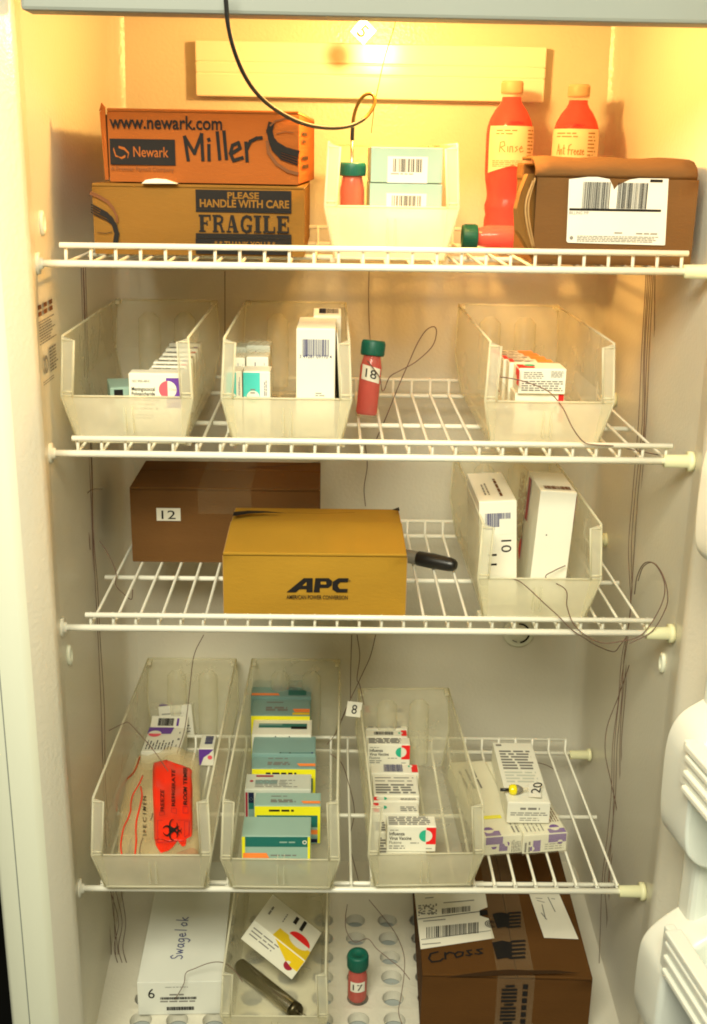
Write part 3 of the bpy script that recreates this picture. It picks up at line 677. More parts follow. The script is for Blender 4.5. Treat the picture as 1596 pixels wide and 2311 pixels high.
# bottles
def bottle(label, px, Y, cap_top, sc=1., seed=1, word='Rinse', turn=0, lab=(.118,.160)):
    a = at(px, cap_top, Y=Y); hh = a.z-D0; k = hh/.2035
    t = thing('drink_bottle', label, 'bottle', (a.x, Y, D0), (0, 0, R(turn)), 'reused bottles of red liquid')
    body = [(0,.004),(.022,.0015),(.0265,.004),(.0287,.012),(.0280,.03),(.0266,.036),(.0284,.044),(.0283,.049),(.0262,.056),(.0260,.062),(.0268,.069),(.0290,.080),(.0300,.090),(.0303,.115),(.0303,.138),(.0296,.147),(.0265,.157),(.0205,.168),(.0150,.175),(.0125,.180),(.0120,.184)]
    b = MB(); b.lathe([(r*k, z*k) for r, z in body], REDL, 40); b.build('red_contents', t)
    b = MB(); b.lathe([(r*k+.0006, z*k) for r, z in body] + [(.0120*k,.186*k),(.0142*k,.1865*k),(.0142*k,.1885*k),(.012*k,.189*k)], GLASS, 40); b.build('clear_wall', t)
    b = MB(); n = 40; pf = [(.0120*k,.188*k),(.0140*k,.1885*k),(.0140*k,.2015*k),(.0130*k,.2035*k),(.0,.2035*k)]
    b.lathe(pf, mat('cream_cap', (.66,.44,.26), .45, .3), 40)
    for i in range(40):
        an = 2*math.pi*i/40; b.box(-.0004,.0138*k,.190*k,.0004,.0145*k,.201*k, MC['cream_cap'], Matrix.Rotation(an,4,'Z'))
    b.build('bottle_cap', t)
    def rad(z):
        for (r0,z0),(r1,z1) in zip(body, body[1:]):
            if z0*k <= z <= z1*k: return k*(r0+(r1-r0)*(z/k-z0)/(z1-z0))
        return .03*k
    pr = Pr((0,0,0),(1,0,0),(0,0,1)); R0 = .0303*k
    pr.bend = lambda x, y, l: Vector(((rad(y)+.0006+l)*math.sin(x/R0), -(rad(y)+.0006+l)*math.cos(x/R0), y))
    pr.l = .0005; z0, z1 = lab[0]*k-.028*k, lab[1]*k-.012*k
    nn = 40
    for i in range(nn):
        xa, xb = -R0*1.25+2.5*R0*i/nn, -R0*1.25+2.5*R0*(i+1)/nn
        for j in range(6):
            ya, yb = z0+(z1-z0)*j/6, z0+(z1-z0)*(j+1)/6
            if j == 0: dv = lambda x: .010*k*(1-abs(x+.002)/(R0*1.1)) if word == 'Rinse' else 0
            else: dv = lambda x: 0
            pr.mb.face([pr.P(xa, ya+dv(xa)), pr.P(xb, ya+dv(xb)), pr.P(xb, yb), pr.P(xa, yb)], mat('aged_label', (.80,.62,.44), .6, .2, .06, 60))
    pr.build('paper_label', t)
    pr.mb = MB(); pr.l = .0009
    pr.text('WARNING', -.012*k, z1+.0022, .010*k, z1+.0052, MAROON, .02)
    ZR = z1-z0
    if word == 'Rinse': S_ = [[(.1,.2),(.12,.8),(.25,.85),(.28,.6),(.14,.5),(.3,.2)],[(.38,.55),(.39,.22)],[(.46,.2),(.46,.55),(.54,.55),(.56,.2)],[(.72,.55),(.64,.5),(.72,.35),(.64,.22)],[(.78,.4),(.9,.45),(.86,.58),(.78,.4),(.84,.2),(.95,.28)]]
    else: S_ = [[(0,.2),(.06,.85),(.12,.2)],[(.03,.45),(.1,.45)],[(.15,.2),(.15,.5),(.2,.52),(.22,.2)],[(.28,.8),(.28,.25),(.32,.22)],[(.25,.6),(.32,.6)],[(.45,.2),(.46,.75),(.54,.85)],[(.42,.5),(.52,.5)],[(.56,.2),(.56,.5),(.62,.5)],[(.64,.35),(.7,.4),(.68,.5),(.64,.35),(.68,.2),(.72,.25)],[(.74,.35),(.8,.4),(.78,.5),(.74,.35),(.78,.2),(.82,.25)],[(.84,.5),(.89,.5),(.84,.22),(.9,.22)],[(.92,.35),(.98,.4),(.96,.5),(.92,.35),(.96,.2),(1,.25)]]
    pr.strokes(S_, -.024*k, z0+ZR*.38, .012*k, z0+ZR*.72, mat('pen_ink', (.38,.20,.09), .6, .2), .0009)
    pr.lines(-.026*k, z0+ZR*.80, .004*k, z0+ZR*.94, 2, MC['pen_ink'], seed, .35, .5)
    pr.lines(.016*k, z0+ZR*.25, .030*k, z0+ZR*.95, 9, MC['pen_ink'], seed+4, .4, .4)
    pr.lines(-.030*k, z0+ZR*.02+.006*k*(word=='Rinse'), .014*k, z0+ZR*.28, 4, MC['pen_ink'], seed+7, .35, .2)
    pr.build('label_printing', t)
    return t
bottle('red bottle with a peeling, wrinkled cream label, standing clear of the carton', 1157, .305, 183, 1, 3, 'Rinse', 8)
bottle('red bottle standing behind the carton with the torn label', 1308, .298, 191, 1, 8, 'Freeze', -12)

# vials
def vial(label, loc, rot, h, r, m, text=None, lz=(.5,.72), lw=1.5, capr=1.04, caph=.017, skew=0, probe=False, hollow=False):
    t = thing('sample_vial', label, 'vial', loc, rot)
    b = MB(); b.lathe([(0,.003),(r*.82,.0022),(r*.93,.005),(r*.94,h-caph-.012),(r*.80,h-caph-.004),(r*.72,h-caph+.003)], m, 32); b.build('red_contents', t)
    b = MB(); b.lathe([(0,.0004),(r*.9,.0),(r,.003),(r,h-caph-.011),(r*.86,h-caph-.003),(r*.80,h-caph+.004)], GLASS, 32); b.build('glass_wall', t)
    b = MB(); rc = r*capr; b.lathe([(0,h-caph),(rc*.95,h-caph),(rc,h-caph+.001),(rc,h-.002),(rc*.93,h),(rc*.55,h),(rc*.5,h-.0012),(0,h-.0012)], CAPG, 36)
    for i in range(30): b.box(-.0004, rc-.0002, h-caph+.002, .0004, rc+.0003, h-.003, CAPG, Matrix.Rotation(2*math.pi*i/30,4,'Z'))
    c_ = b.build('screw_cap', t)
    if text:
        pr = Pr((0,0,0),(1,0,0),(0,0,1)); pr.bend = lambda x, y, l: Vector(((r+l)*math.sin(x/r), -(r+l)*math.cos(x/r), y+skew*x)); pr.l = .0004
        pr.rect(-r*lw/2, h*lz[0], r*lw/2, h*lz[1], PAPER); lb_ = pr.build('number_label', t)
        pr.mb = MB(); pr.l = .0007; dh = h*(lz[1]-lz[0]); pr.text(text, -r*.48, h*lz[0]+dh*.2, r*.48, h*lz[1]-dh*.2, INK, .004); pr.build('printed_number', lb_)
    return t
a = at(793, 560, Y=.085)
vh = at(793, 366, Y=.085).z - (D0+.004)
v1 = vial('orange red vial with a green cap and steel probe, inside the top shelf bin', (a.x, .085, D0+.004), (0,0,0), vh, .0122, VIALO, caph=.0125)
b = MB(); b.tube([(0,0,vh-.05),(0,0,vh+.026)], .0013, STEEL, 10); b.tube([(0,0,vh+.0245),(0,0,vh+.033)], .0019, BLACKR, 10)
pb = b.build('cable_tip', None)
pts = [(508,-30,-.095),(511,12,-.092),(515,55,-.088),(528,110,-.08),(550,165,-.065),(580,210,-.045),(622,247,-.02),(680,277,.01),(735,288,.035),(785,285,.058),(822,268,.070),(842,243,.076),(846,224,.079),(838,212,.081),(822,216,.082),(808,235,.083),(799,262,.084),(796,292,.085),(795,316,.085)]
cp = spline([at(x, y, Y=yy) for x, y, yy in pts], 10)
bpy.data.objects.remove(pb)
t = thing('probe_cable', 'thick black probe cable looping down from the top into a capped vial', 'cable', at(795, 316, Y=.085))
def loc_(L, o): return [Vector(p_)-o.location for p_ in L]
cc = loc_(cp, t); i1 = len(cc)
b = MB(); b.tube(cc[:101], .00185, BLACKR, 10); b.build('black_sheath', t)
b = MB(); b.tube(cc[98:172], .00172, BRONZE, 10); b.build('bronze_sheath', t)
b = MB(); b.tube(cc[168:], .0019, BLACKR, 10); b.build('cable_boot', t)
e = cc[-1]; b = MB(); b.tube([e+Vector((0,0,.001)), e+Vector((0,0,-.055))], .0015, STEEL, 10); b.build('steel_probe', t)

vial('vial with a green cap lying on its side in front of the bottles', (at(1042,540,Y=.205).x+.088, .205, D0+.0128), (R(0), R(-90), 0), .088, .0122, VIALR, caph=.0165)

# the two pale teal cartons in the top bin
z0 = D0+.004
for k, (xl, xr, yt, d_, lbl) in enumerate([(835,999,413,.10,'pale teal barcoded carton, the lower of two in the top shelf bin'),(838,1001,331,.10,'pale teal barcoded carton, stacked on another in the top shelf bin')]):
    zz = z0 if k == 0 else ztop+.0008
    p, w_, h_ = box_px(xl, xr, yt, .075, zz); ztop = zz+h_
    t = carton('medicine_carton', lbl, 'carton', p, w_, d_, h_, TEALL, group='cartons in the top shelf bin', seam=False)
    pr = front(w_, h_); y0_, y1_ = (354,412) if k else (437,492); x0_ = 874 if k else 871
    pr.rect(*px_rect(pr,t,x0_,y0_,x0_+92,y1_), PAPER); pr.up(); pr.bars(*px_rect(pr,t,x0_+13,y0_+5,x0_+82,y0_+34), INK, 11+k, dense=.5)
    pr.lines(*px_rect(pr,t,x0_+8,y0_+36,x0_+84,y0_+41), 1, GREYINK, 2); pr.build('barcode_label', t)

# tag hanging by the lamp
c5 = at(820, 70, Y=.105)
t = thing('number_tag', 'white paper tag hanging by a wire at the top near the lamp', 'tag', c5, (R(-4), R(42), 0))
pr = Pr((0,0,0),(1,0,0),(0,0,1)); pr.l = 0
s5 = .0085; b = MB(); b.box(-s5,0,-s5*1.02,s5,.0004,s5*1.02,PAPER); b.build('paper_slip', t)
pr.l = .0003; pr.text('5', -.0036, -.0062, .0036, .0058, INK, .01); pr.build('printed_number', t)

# ------------------------------------------------------------------ second shelf
z0 = D1+.0035
p, w_, h_ = box_px(290, 410, 842, .064, z0)
t = carton('medicine_carton', 'white carton of meningococcal polysaccharide vaccine with a pink and white disc', 'carton', p, w_, .020, h_, CARTON, 0)
pr = front(w_, h_); F_ = lambda a,b_,c_,d_: px_rect(pr, t, a, b_, c_, d_)
pr.rect(*F_(377,853,409,920), PURPLE); pr.up(); x_, z_ = fxy(t,379,879,pr.o,pr.ex,pr.ey); r_ = .0088
pr.disc(x_,z_,r_,PINK,90,270); pr.disc(x_,z_,r_,PAPER,-90,90); pr.up()
pr.text('5 Dose', *F_(382,876,398,881), GREYINK)
pr.text('NDC 49281-489-01', *F_(299,857,338,862), GREYINK, .004)
pr.text('Meningococcal', *F_(298,873,350,884), INK, .012); pr.text('Polysaccharide', *F_(298,884,350,894), INK, .012)
pr.lines(*F_(298,898,364,925), 3, GREYINK, 3); pr.lines(*F_(298,932,352,945), 2, GREYINK, 4); pr.build('printing', t)
for k, (xl, yt) in enumerate([(334,835),(342,826),(346,817),(359,808),(367,798),(374,787),(382,775)]):
    Yk = at(xl, yt, Z=z0+h_-.001).y; q = at(xl, yt, Y=Yk)
    t = carton('medicine_carton', 'white carton, %s behind the meningococcal carton in its row' % ORD[k], 'carton', (q.x, Yk, z0), .036, .0145, h_-.001, CARTON, random.uniform(-1,1), group='row of white cartons behind the meningococcal carton')
    pr = topf(.036, h_-.001, .0145, .0008); pr.lines(.004,.003,.030,.011,2,GREYINK,k); pr.rect(.030,.002,.035,.012,[GREYINK,PINK,PURPLE][k%3]); pr.build('printing', t)
q = at(240, 905, Y=.09); t = thing('small_bottle', 'small capped medicine bottle standing low inside the leftmost bin', 'bottle', (q.x, .10, z0))
b = MB(); b.lathe([(0,0),(.011,0),(.012,.002),(.012,.016),(.006,.020),(.006,.023)], GREYP, 20); b.build('glass_body', t); b = MB(); b.lathe([(.0068,.022),(.0068,.027),(0,.027)], BLACKP, 20); b.build('bottle_stopper', t)
q = at(262, 884, Y=.10); t = carton('medicine_carton', 'small pale carton with a black square end, lying low in the leftmost bin', 'carton', (q.x-.006, .10, z0), .022, .05, q.z-z0+.004, TEALL, 14)
pr = front(.02, .02); hh = q.z-z0+.004; pr.rect(.004,hh-.011,.013,hh-.002,INK); pr.build('black_square', t)

# middle bin
p, w_, h_ = box_px(549, 610, 838, .062, z0)
def aqua(label, x, Y, h, w, d, yaw=0):
    t = carton('medicine_carton', label, 'carton', (x, Y, z0), w, d, h, CARTON, yaw)
    pr = front(w, h); pr.rect(0, h*.60, w*.62, h*.985, AQUA); pr.up(); r_ = w*.235
    pr.disc(w*.36, h*.60, r_, PAPER, 0, 180); pr.disc(w*.36, h*.60, r_, MINT, 180, 360); pr.up(); pr.lines(w*.26,h*.64,w*.46,h*.74,2,GREYINK,3)
    pr.vlines(w*.76,h*.62,w*.88,h*.95,2,NAVY,2); pr.vlines(w*.12,h*.05,w*.45,h*.36,4,GREYINK,5); pr.vlines(w*.6,h*.1,w*.7,h*.5,2,GREYINK,9); pr.build('printing', t); return t
aqua('white carton with an aqua panel and green half disc beside the tall white carton', p.x, .062, h_, w_, .030)
q = at(531, 838, Y=.064); aqua('aqua and white carton half hidden behind the front edge of the middle bin', q.x-.009, .066, h_-.001, .0155, .03)
for k, (xl, xr, yt, Y_, lb_) in enumerate([(556,606,806,.108,'film wrapped white carton behind the aqua carton'),(527,553,808,.106,'film wrapped white carton behind the half hidden aqua carton'),(556,610,780,.15,'film wrapped brownish carton at the back of the aqua cartons'),(530,556,784,.15,'film wrapped brownish carton deepest along the left side of the middle bin')]):
    p, w_, h_ = box_px(xl, xr, yt, Y_, z0)
    t = carton('medicine_carton', lb_, 'carton', p, w_, .032, h_, CARTON if k < 2 else CARTONG, random.uniform(-2,2))
    b = MB(); n_ = 7
    for i in range(n_):
        for j in range(3):
            f = lambda a, c_: (w_*a/n_-.0005+.001*a/n_, -.001+.034*c_/3, h_+.0025+.0018*math.sin(3.1*a+2.3*c_+k))
            b.face([f(i,j),f(i+1,j),f(i+1,j+1),f(i,j+1)], CLEAR, True)
    b.build('wrinkled_film', t)
    pr = front(w_,h_); pr.rect(w_*.38,h_*.86,w_*.42,h_*.93,NAVY); pr.rect(w_*.8,h_*.88,w_*.82,h_*.92,NAVY); pr.build('printing', t)
p, w_, h_ = box_px(669, 757.5, 741, .056, z0)
t = carton('medicine_carton', 'tall white carton with a blue barcode, open along its right edge', 'carton', p, w_, .080, h_, CARTON, -1.0)
pr = front(w_, h_); pr.bars(*px_rect(pr,t,682,766,744,803), NAVY, 21, dense=.62); pr.text('3 49281 09110 4', *px_rect(pr,t,676,801,749,808), NAVY, .003); pr.lines(*px_rect(pr,t,712,885,733,895), 2, GREYINK, 2); pr.build('printing', t)
b = MB(); b.face([(w_+.0006,.002,.004),(w_+.0070,-.002,.02),(w_+.0064,-.001,h_*.55),(w_+.0012,.001,h_-.004),(w_+.0012,.07,h_-.004),(w_+.0012,.07,.004)], CARTON); b.build('open_side_flap', t, solid=.0006)
b = MB(); b.box(w_+.0003,.003,.004,w_+.0009,.07,h_-.012,CARDIN); b.build('dark_slot', t)
p, w_, h_ = box_px(708, 770, 706, .145, z0)
p2 = at(708, 703, Y=.145)
t = carton('medicine_carton', 'white carton with a dark barcode, peeking up behind the tall white carton', 'carton', (p2.x, .146, z0), w_, .03, h_, CARTON, 0, 8)
h2 = h_; pr = topf(w_, h2, .03, .0008); pr.bars(w_*.2,.008,w_*.92,.026,INK,5,dense=.7); pr.rect(w_*.2,.008,w_*.45,.026,BLUEDK); pr.build('printing', t)

# leaning vial 18
base = Vector((.0075, .158, D1+.001)); topv = at(844, 768, Y=.172)
dv = topv-base; L_ = dv.length; q_ = dv.to_track_quat('Z', 'X').to_euler()
q_ = Matrix.Rotation(math.atan2(dv.x, dv.z), 4, 'Y') @ Matrix.Rotation(-math.atan2(dv.y, math.hypot(dv.x, dv.z)), 4, 'X')
vial('leaning tall red vial numbered 18 with a dark green cap', base, q_.to_euler(), L_, .0122, VIALR, '18', (.47,.66), 1.75, 1.04, .0165, -.18)

# right bin: influenza cartons seen end on, two glass vials
p, w_, h_ = box_px(1163, 1274, 887, .075, z0)
t = carton('vaccine_carton', 'white carton under the carton of dense small print, with a red and green corner', 'carton', p, w_, .06, h_, CARTON, 0)
pr = front(w_, h_); pr.rect(w_*.88,h_*.3,w_*.99,h_*.98,REDP); pr.up(); pr.disc(w_*.87,h_*.62,.0042,MINT,90,270); pr.disc(w_*.87,h_*.62,.0042,PAPER,-90,90); pr.bars(w_*.27,h_*.60,w_*.70,h_*.78,INK,3); pr.build('printing', t)
zt = z0+h_+.0006
p, w_, h_ = box_px(1172, 1279, 832, .070, zt)
t = carton('vaccine_carton', 'white carton with dense small print and a red side, topmost in the orange lit bin', 'carton', p, w_, .034, h_, CARTON, 0)
pr = front(w_, h_); pr.lines(w_*.07,h_*.1,w_*.95,h_*.55,5,GREYINK,1,.55,.1); pr.lines(w_*.1,h_*.60,w_*.58,h_*.9,4,GREYINK,2,.5,.2); pr.lines(w_*.68,h_*.66,w_*.95,h_*.93,5,GREYINK,3,.5,.2); pr.build('printing', t)
pr = leftf(w_, .034, h_, .0008); pr.rect(.010,h_*.35,.032,h_*.98,REDP); pr.up(); pr.disc(.014,h_*.5,.005,PAPER); pr.build('side_printing', t)
pr = topf(w_, h_, .034, .0009); pr.rect(.0,.002,w_*.34,.020,REDP); pr.up(); pr.disc(w_*.26,.016,.006,MINT); pr.build('top_printing', t)
for k in range(4):
    t = carton('vaccine_carton', 'white vaccine carton, %s in the row behind the carton of dense small print' % ORD[k], 'carton', (p.x-.004-.002*k, .108+.027*k, z0), w_-.002, .0245, zt-z0+h_-.001-.0015*k, CARTON, random.uniform(-2,2), group='row of cartons in the orange lit bin')
    pr = leftf(w_, .0245, .05, .0008); pr.rect(.008,.02,.022,.044,REDP); pr.build('side_printing', t)
    pr = topf(w_-.002, zt-z0+h_-.001-.0015*k, .0245, .0009); pr.lines(.006,.004,w_*.6,.018,3,GREYINK,k); pr.rect(w_*.62,.002,w_-.002,.020,ORANGE); pr.rect(.001,.003,w_*.12,.021,REDP); pr.build('top_printing', t)
for k, (px_, yb_) in enumerate([(1148,.072),(1126,.068)]):
    q = at(px_, 884, Y=yb_)
    t = thing('glass_vial', ['clear glass vial with a metal collar beside the red sided carton','clear glass vial against the left wall of the orange lit bin'][k], 'vial', (q.x, yb_, z0+.026), (R(-90+14), 0, R(4)), 'glass vials in the orange lit bin')
    b = MB(); b.lathe([(.004,.0),(.0085,.003),(.0085,.05),(0,.05)], GLASS, 20); b.build('glass_body', t)
    b = MB(); b.lathe([(0,-.004),(.004,-.004),(.0065,-.004),(.0068,-.001),(.0068,.003),(.0045,.004)], STEEL, 20); b.build('metal_collar', t)
    b = MB(); b.lathe([(0,-.0046),(.0038,-.0046),(.0038,-.002)], BLACKP, 16); b.build('rubber_stopper', t)

# ------------------------------------------------------------------ third shelf
a = at(302, 1266, Z=D2+.001); p = Vector((a.x-.001, a.y, D2+.0005)); tr = at(722, 1103, Y=a.y); W4 = tr.x-p.x; H4 = (at(290,1098,Y=a.y).z+tr.z)/2-p.z
t = shipping_box('shipping_carton', 'brown taped carton numbered 12 at the back of the third shelf', p, W4, .115, H4-.0034, CARDD, 0)
top_flaps(t, W4, .115, H4-.0034, CARDD, .62)
pr = topf(W4, H4, .115, .0022); px_ink(pr, t, [(560,1058),(620,1056),(700,1048),(722,1046)], INK, .0022); pr.build('pen_line', t)
pr = front(W4, H4); pr.l = .0026; pr.rect(*px_rect(pr,t,355,1145,408,1173), PAPER); o = pr.build('number_label', t); pr = front(W4, H4); pr.l = .0029; pr.text('12', *px_rect(pr,t,366,1150,397,1169), INK, .004); pr.build('printed_number', o)
b = MB()
for i in range(6):
    za, zb = H4-.030+.005*i, H4-.030+.005*(i+1); f = lambda z: -.0030+.0006*math.sin(z*900)
    b.face([(W4*.36,f(za),za),(W4*.64,f(za),za),(W4*.64,f(zb),zb),(W4*.36,f(zb),zb)], TAPE, True)
b.face([(W4*.36,-.002,H4+.0006),(W4*.64,-.002,H4+.0006),(W4*.64,.112,H4+.0012),(W4*.36,.112,H4+.0012)], TAPE); b.build('clear_tape', t)

a = at(507, 1383, Z=D2+.001); c = at(915, 1386, Z=D2+.001); YA = .0265; p = Vector((at(506,1383,Y=YA).x, YA, D2+.0005)); W5 = at(917,1300,Y=YA).x-p.x; H5 = at(505,1246,Y=YA).z-p.z
rr = at(530, 1138, Z=D2+H5+.004); d5 = rr.y-YA
t = shipping_box('shipping_carton', 'mustard yellow carton printed APC at the front of the third shelf', p, W5, d5, H5-.0034, CARDY, 0)
top_flaps(t, W5, d5, H5-.0034, CARDY, .60, (.004,.0015))
pr = topf(W5, H5, d5, .0068); px_poly(pr, t, [(526,1178),(560,1172),(600,1170),(650,1171),(600,1166),(560,1165),(528,1168)], INK); px_ink(pr, t, [(650,1170),(720,1172),(800,1169)], CARDIN, .0007); px_poly(pr, t, [(884,1163),(902,1166),(900,1157)], INK); pr.build('torn_gap', t)
pr = front(W5, H5); pr.l = .0026
def G_(L): px_poly(pr, t, L, INK); pr.l += 5e-6
G_([(647,1334),(686,1302),(706,1302),(706,1334),(692,1334),(692,1327),(676,1327),(668,1334)]); pr.l += 1e-4
px_poly(pr, t, [(683,1319),(692,1311),(692,1319)], CARDY)
G_([(712,1302),(742,1302),(750,1308),(749,1318),(741,1324),(722,1324),(722,1334),(708,1334)]); pr.l += 1e-4; px_poly(pr, t, [(724,1310),(736,1310),(737,1316),(724,1316)], CARDY)
G_([(764,1302),(787,1302),(785,1311),(768,1311),(763,1316),(763,1321),(767,1326),(785,1326),(784,1334),(760,1334),(750,1327),(751,1310)])
pr.ring(*fxy(t,789,1308,pr.o,pr.ex,pr.ey), .0007, .0010, INK)
pr.text('AMERICAN POWER CONVERSION', *px_rect(pr,t,647,1341,785,1349), INK, .012); pr.build('printing', t)
b = MB()
for sx in (0, 1):
    b.box(-.0006+sx*W5, .0005, .001, .0006+sx*W5, .002, H5-.004, CARDEDGE)
b.build('worn_edges', t)

# marker pen
a = at(1030, 1276, Z=D2+.009); c = at(922, 1255, Z=D2+.010); d = (a-c).normalized()
t = thing('marker_pen', 'black capped marker pen sticking out beside the yellow carton', 'marker', c)
b = MB(); b.tube([-d*.05, d*.014], .0078, GREYP, 20); b.build('pen_barrel', t)
b = MB(); L_ = (a-c).length; b.tube([d*.011, d*.0125, d*.03, d*(L_-.008), d*(L_-.003), d*(L_)], [.0078,.0086,.0090,.0080,.0070,.0045], BLACKP, 20); b.build('pen_cap', t)

# right bin cartons
z0 = D2+.0035
p, w_, h_ = box_px(1083, 1168, 1133, .050, z0); rr = at(1060, 1068, Z=z0+h_); d_ = rr.y-.05
t = carton('medicine_carton', 'upright white carton with barcode and the stickers 10 and 11', 'carton', (p.x+.0060, p.y, p.z), w_, d_, h_, CARTON, 0, 0, -3.4)
pr = front(w_, h_); pr.bars(*px_rect(pr,t,1095,1156,1153,1190), NAVY, 31, dense=.66); pr.lines(*px_rect(pr,t,1096,1190,1128,1197), 1, NAVY, 2); pr.up()
pr.rect(*px_rect(pr,t,1127,1169,1160,1206), PAPER); pr.rect(*px_rect(pr,t,1127,1209,1161,1300), PAPER); pr.rect(*px_rect(pr,t,1090,1226,1126,1300), PAPER); pr.up()
pr.text('10', *px_rect(pr,t,1131,1217,1154,1246), INK, .004, 0, -90); pr.text('11', *px_rect(pr,t,1101,1249,1121,1276), INK, .004, 0, -90); pr.build('printing', t)
pr = topf(w_, h_, d_, .0009); pr.vlines(w_*.2,d_*.2,w_*.4,d_*.6,2,GREYINK,3); pr.vlines(w_*.6,d_*.15,w_*.72,d_*.9,1,INKB,5,.6); pr.build('top_printing', t)
yr = .060; tl = at(1220.5, 1107, Y=yr); tr = at(1303, 1108, Y=yr); bl = at(1197, 1304, Y=yr)
ang = math.atan2(tl.x-bl.x, tl.z-bl.z); w_ = (tr-tl).length; h_ = (tl.z-z0)/math.cos(ang); org = tl-Vector((math.sin(ang)*h_, 0, math.cos(ang)*h_)); d_ = .075
t = carton('medicine_carton', 'leaning white carton with a maroon and white side, right of the numbered carton', 'carton', org, w_, d_, h_, CARTON, 0, 0, math.degrees(ang))
pr = leftf(w_, d_, h_, .0008); pr.rect(.002, .002, .02, h_*.32, MAROON); pr.rect(d_-.014, h_*.60, d_-.001, h_-.003, MAROON); pr.up(); pr.vlines(.012,h_*.36,d_*.80,h_*.95,9,INKB,4,.4,.3); pr.disc(d_-.016,h_*.30,.012,REDP,90,270); pr.build('side_printing', t)
pr = topf(w_, h_, d_, .0009); pr.bars(w_*.15,.006,w_*.88,.018,INKB,9,dense=.7); pr.build('top_printing', t)
pr = rightf(w_, d_, h_, .0008); pr.rect(.001,h_*.72,.004,h_-.004,MAROON); pr.build('edge_printing', t)
pr = front(w_, h_); pr.disc(w_*.30,h_*.62,.0008,INK); pr.build('ink_speck', t)

# ------------------------------------------------------------------ lowest shelf: bins on the lip, cartons inside
def zb(Y): return D3+.0080-(Y+.026)*.0349+.0042
def lie(x, y, h, it=6):
    Y = .1
    for _ in range(it): q = at(x, y, Z=zb(Y)+h); Y = q.y
    return q
def top_carton(label, cat, xl, xr, yr, yf, h, m, base=0, group=None, yaw=0, w=None, dmax=9, name='vaccine_carton'):
    a = lie(xl, yf, h+base); b_ = lie(xr, yf, h+base); c_ = lie(xl, yr, h+base)
    w_ = w or b_.x-a.x; d_ = min(c_.y-a.y-.0006, dmax)
    t = carton(name, label, 'carton', (a.x, a.y, zb(a.y)+base), w_, d_, h, m, yaw, -2.0, 0, group)
    return t, w_, d_, h

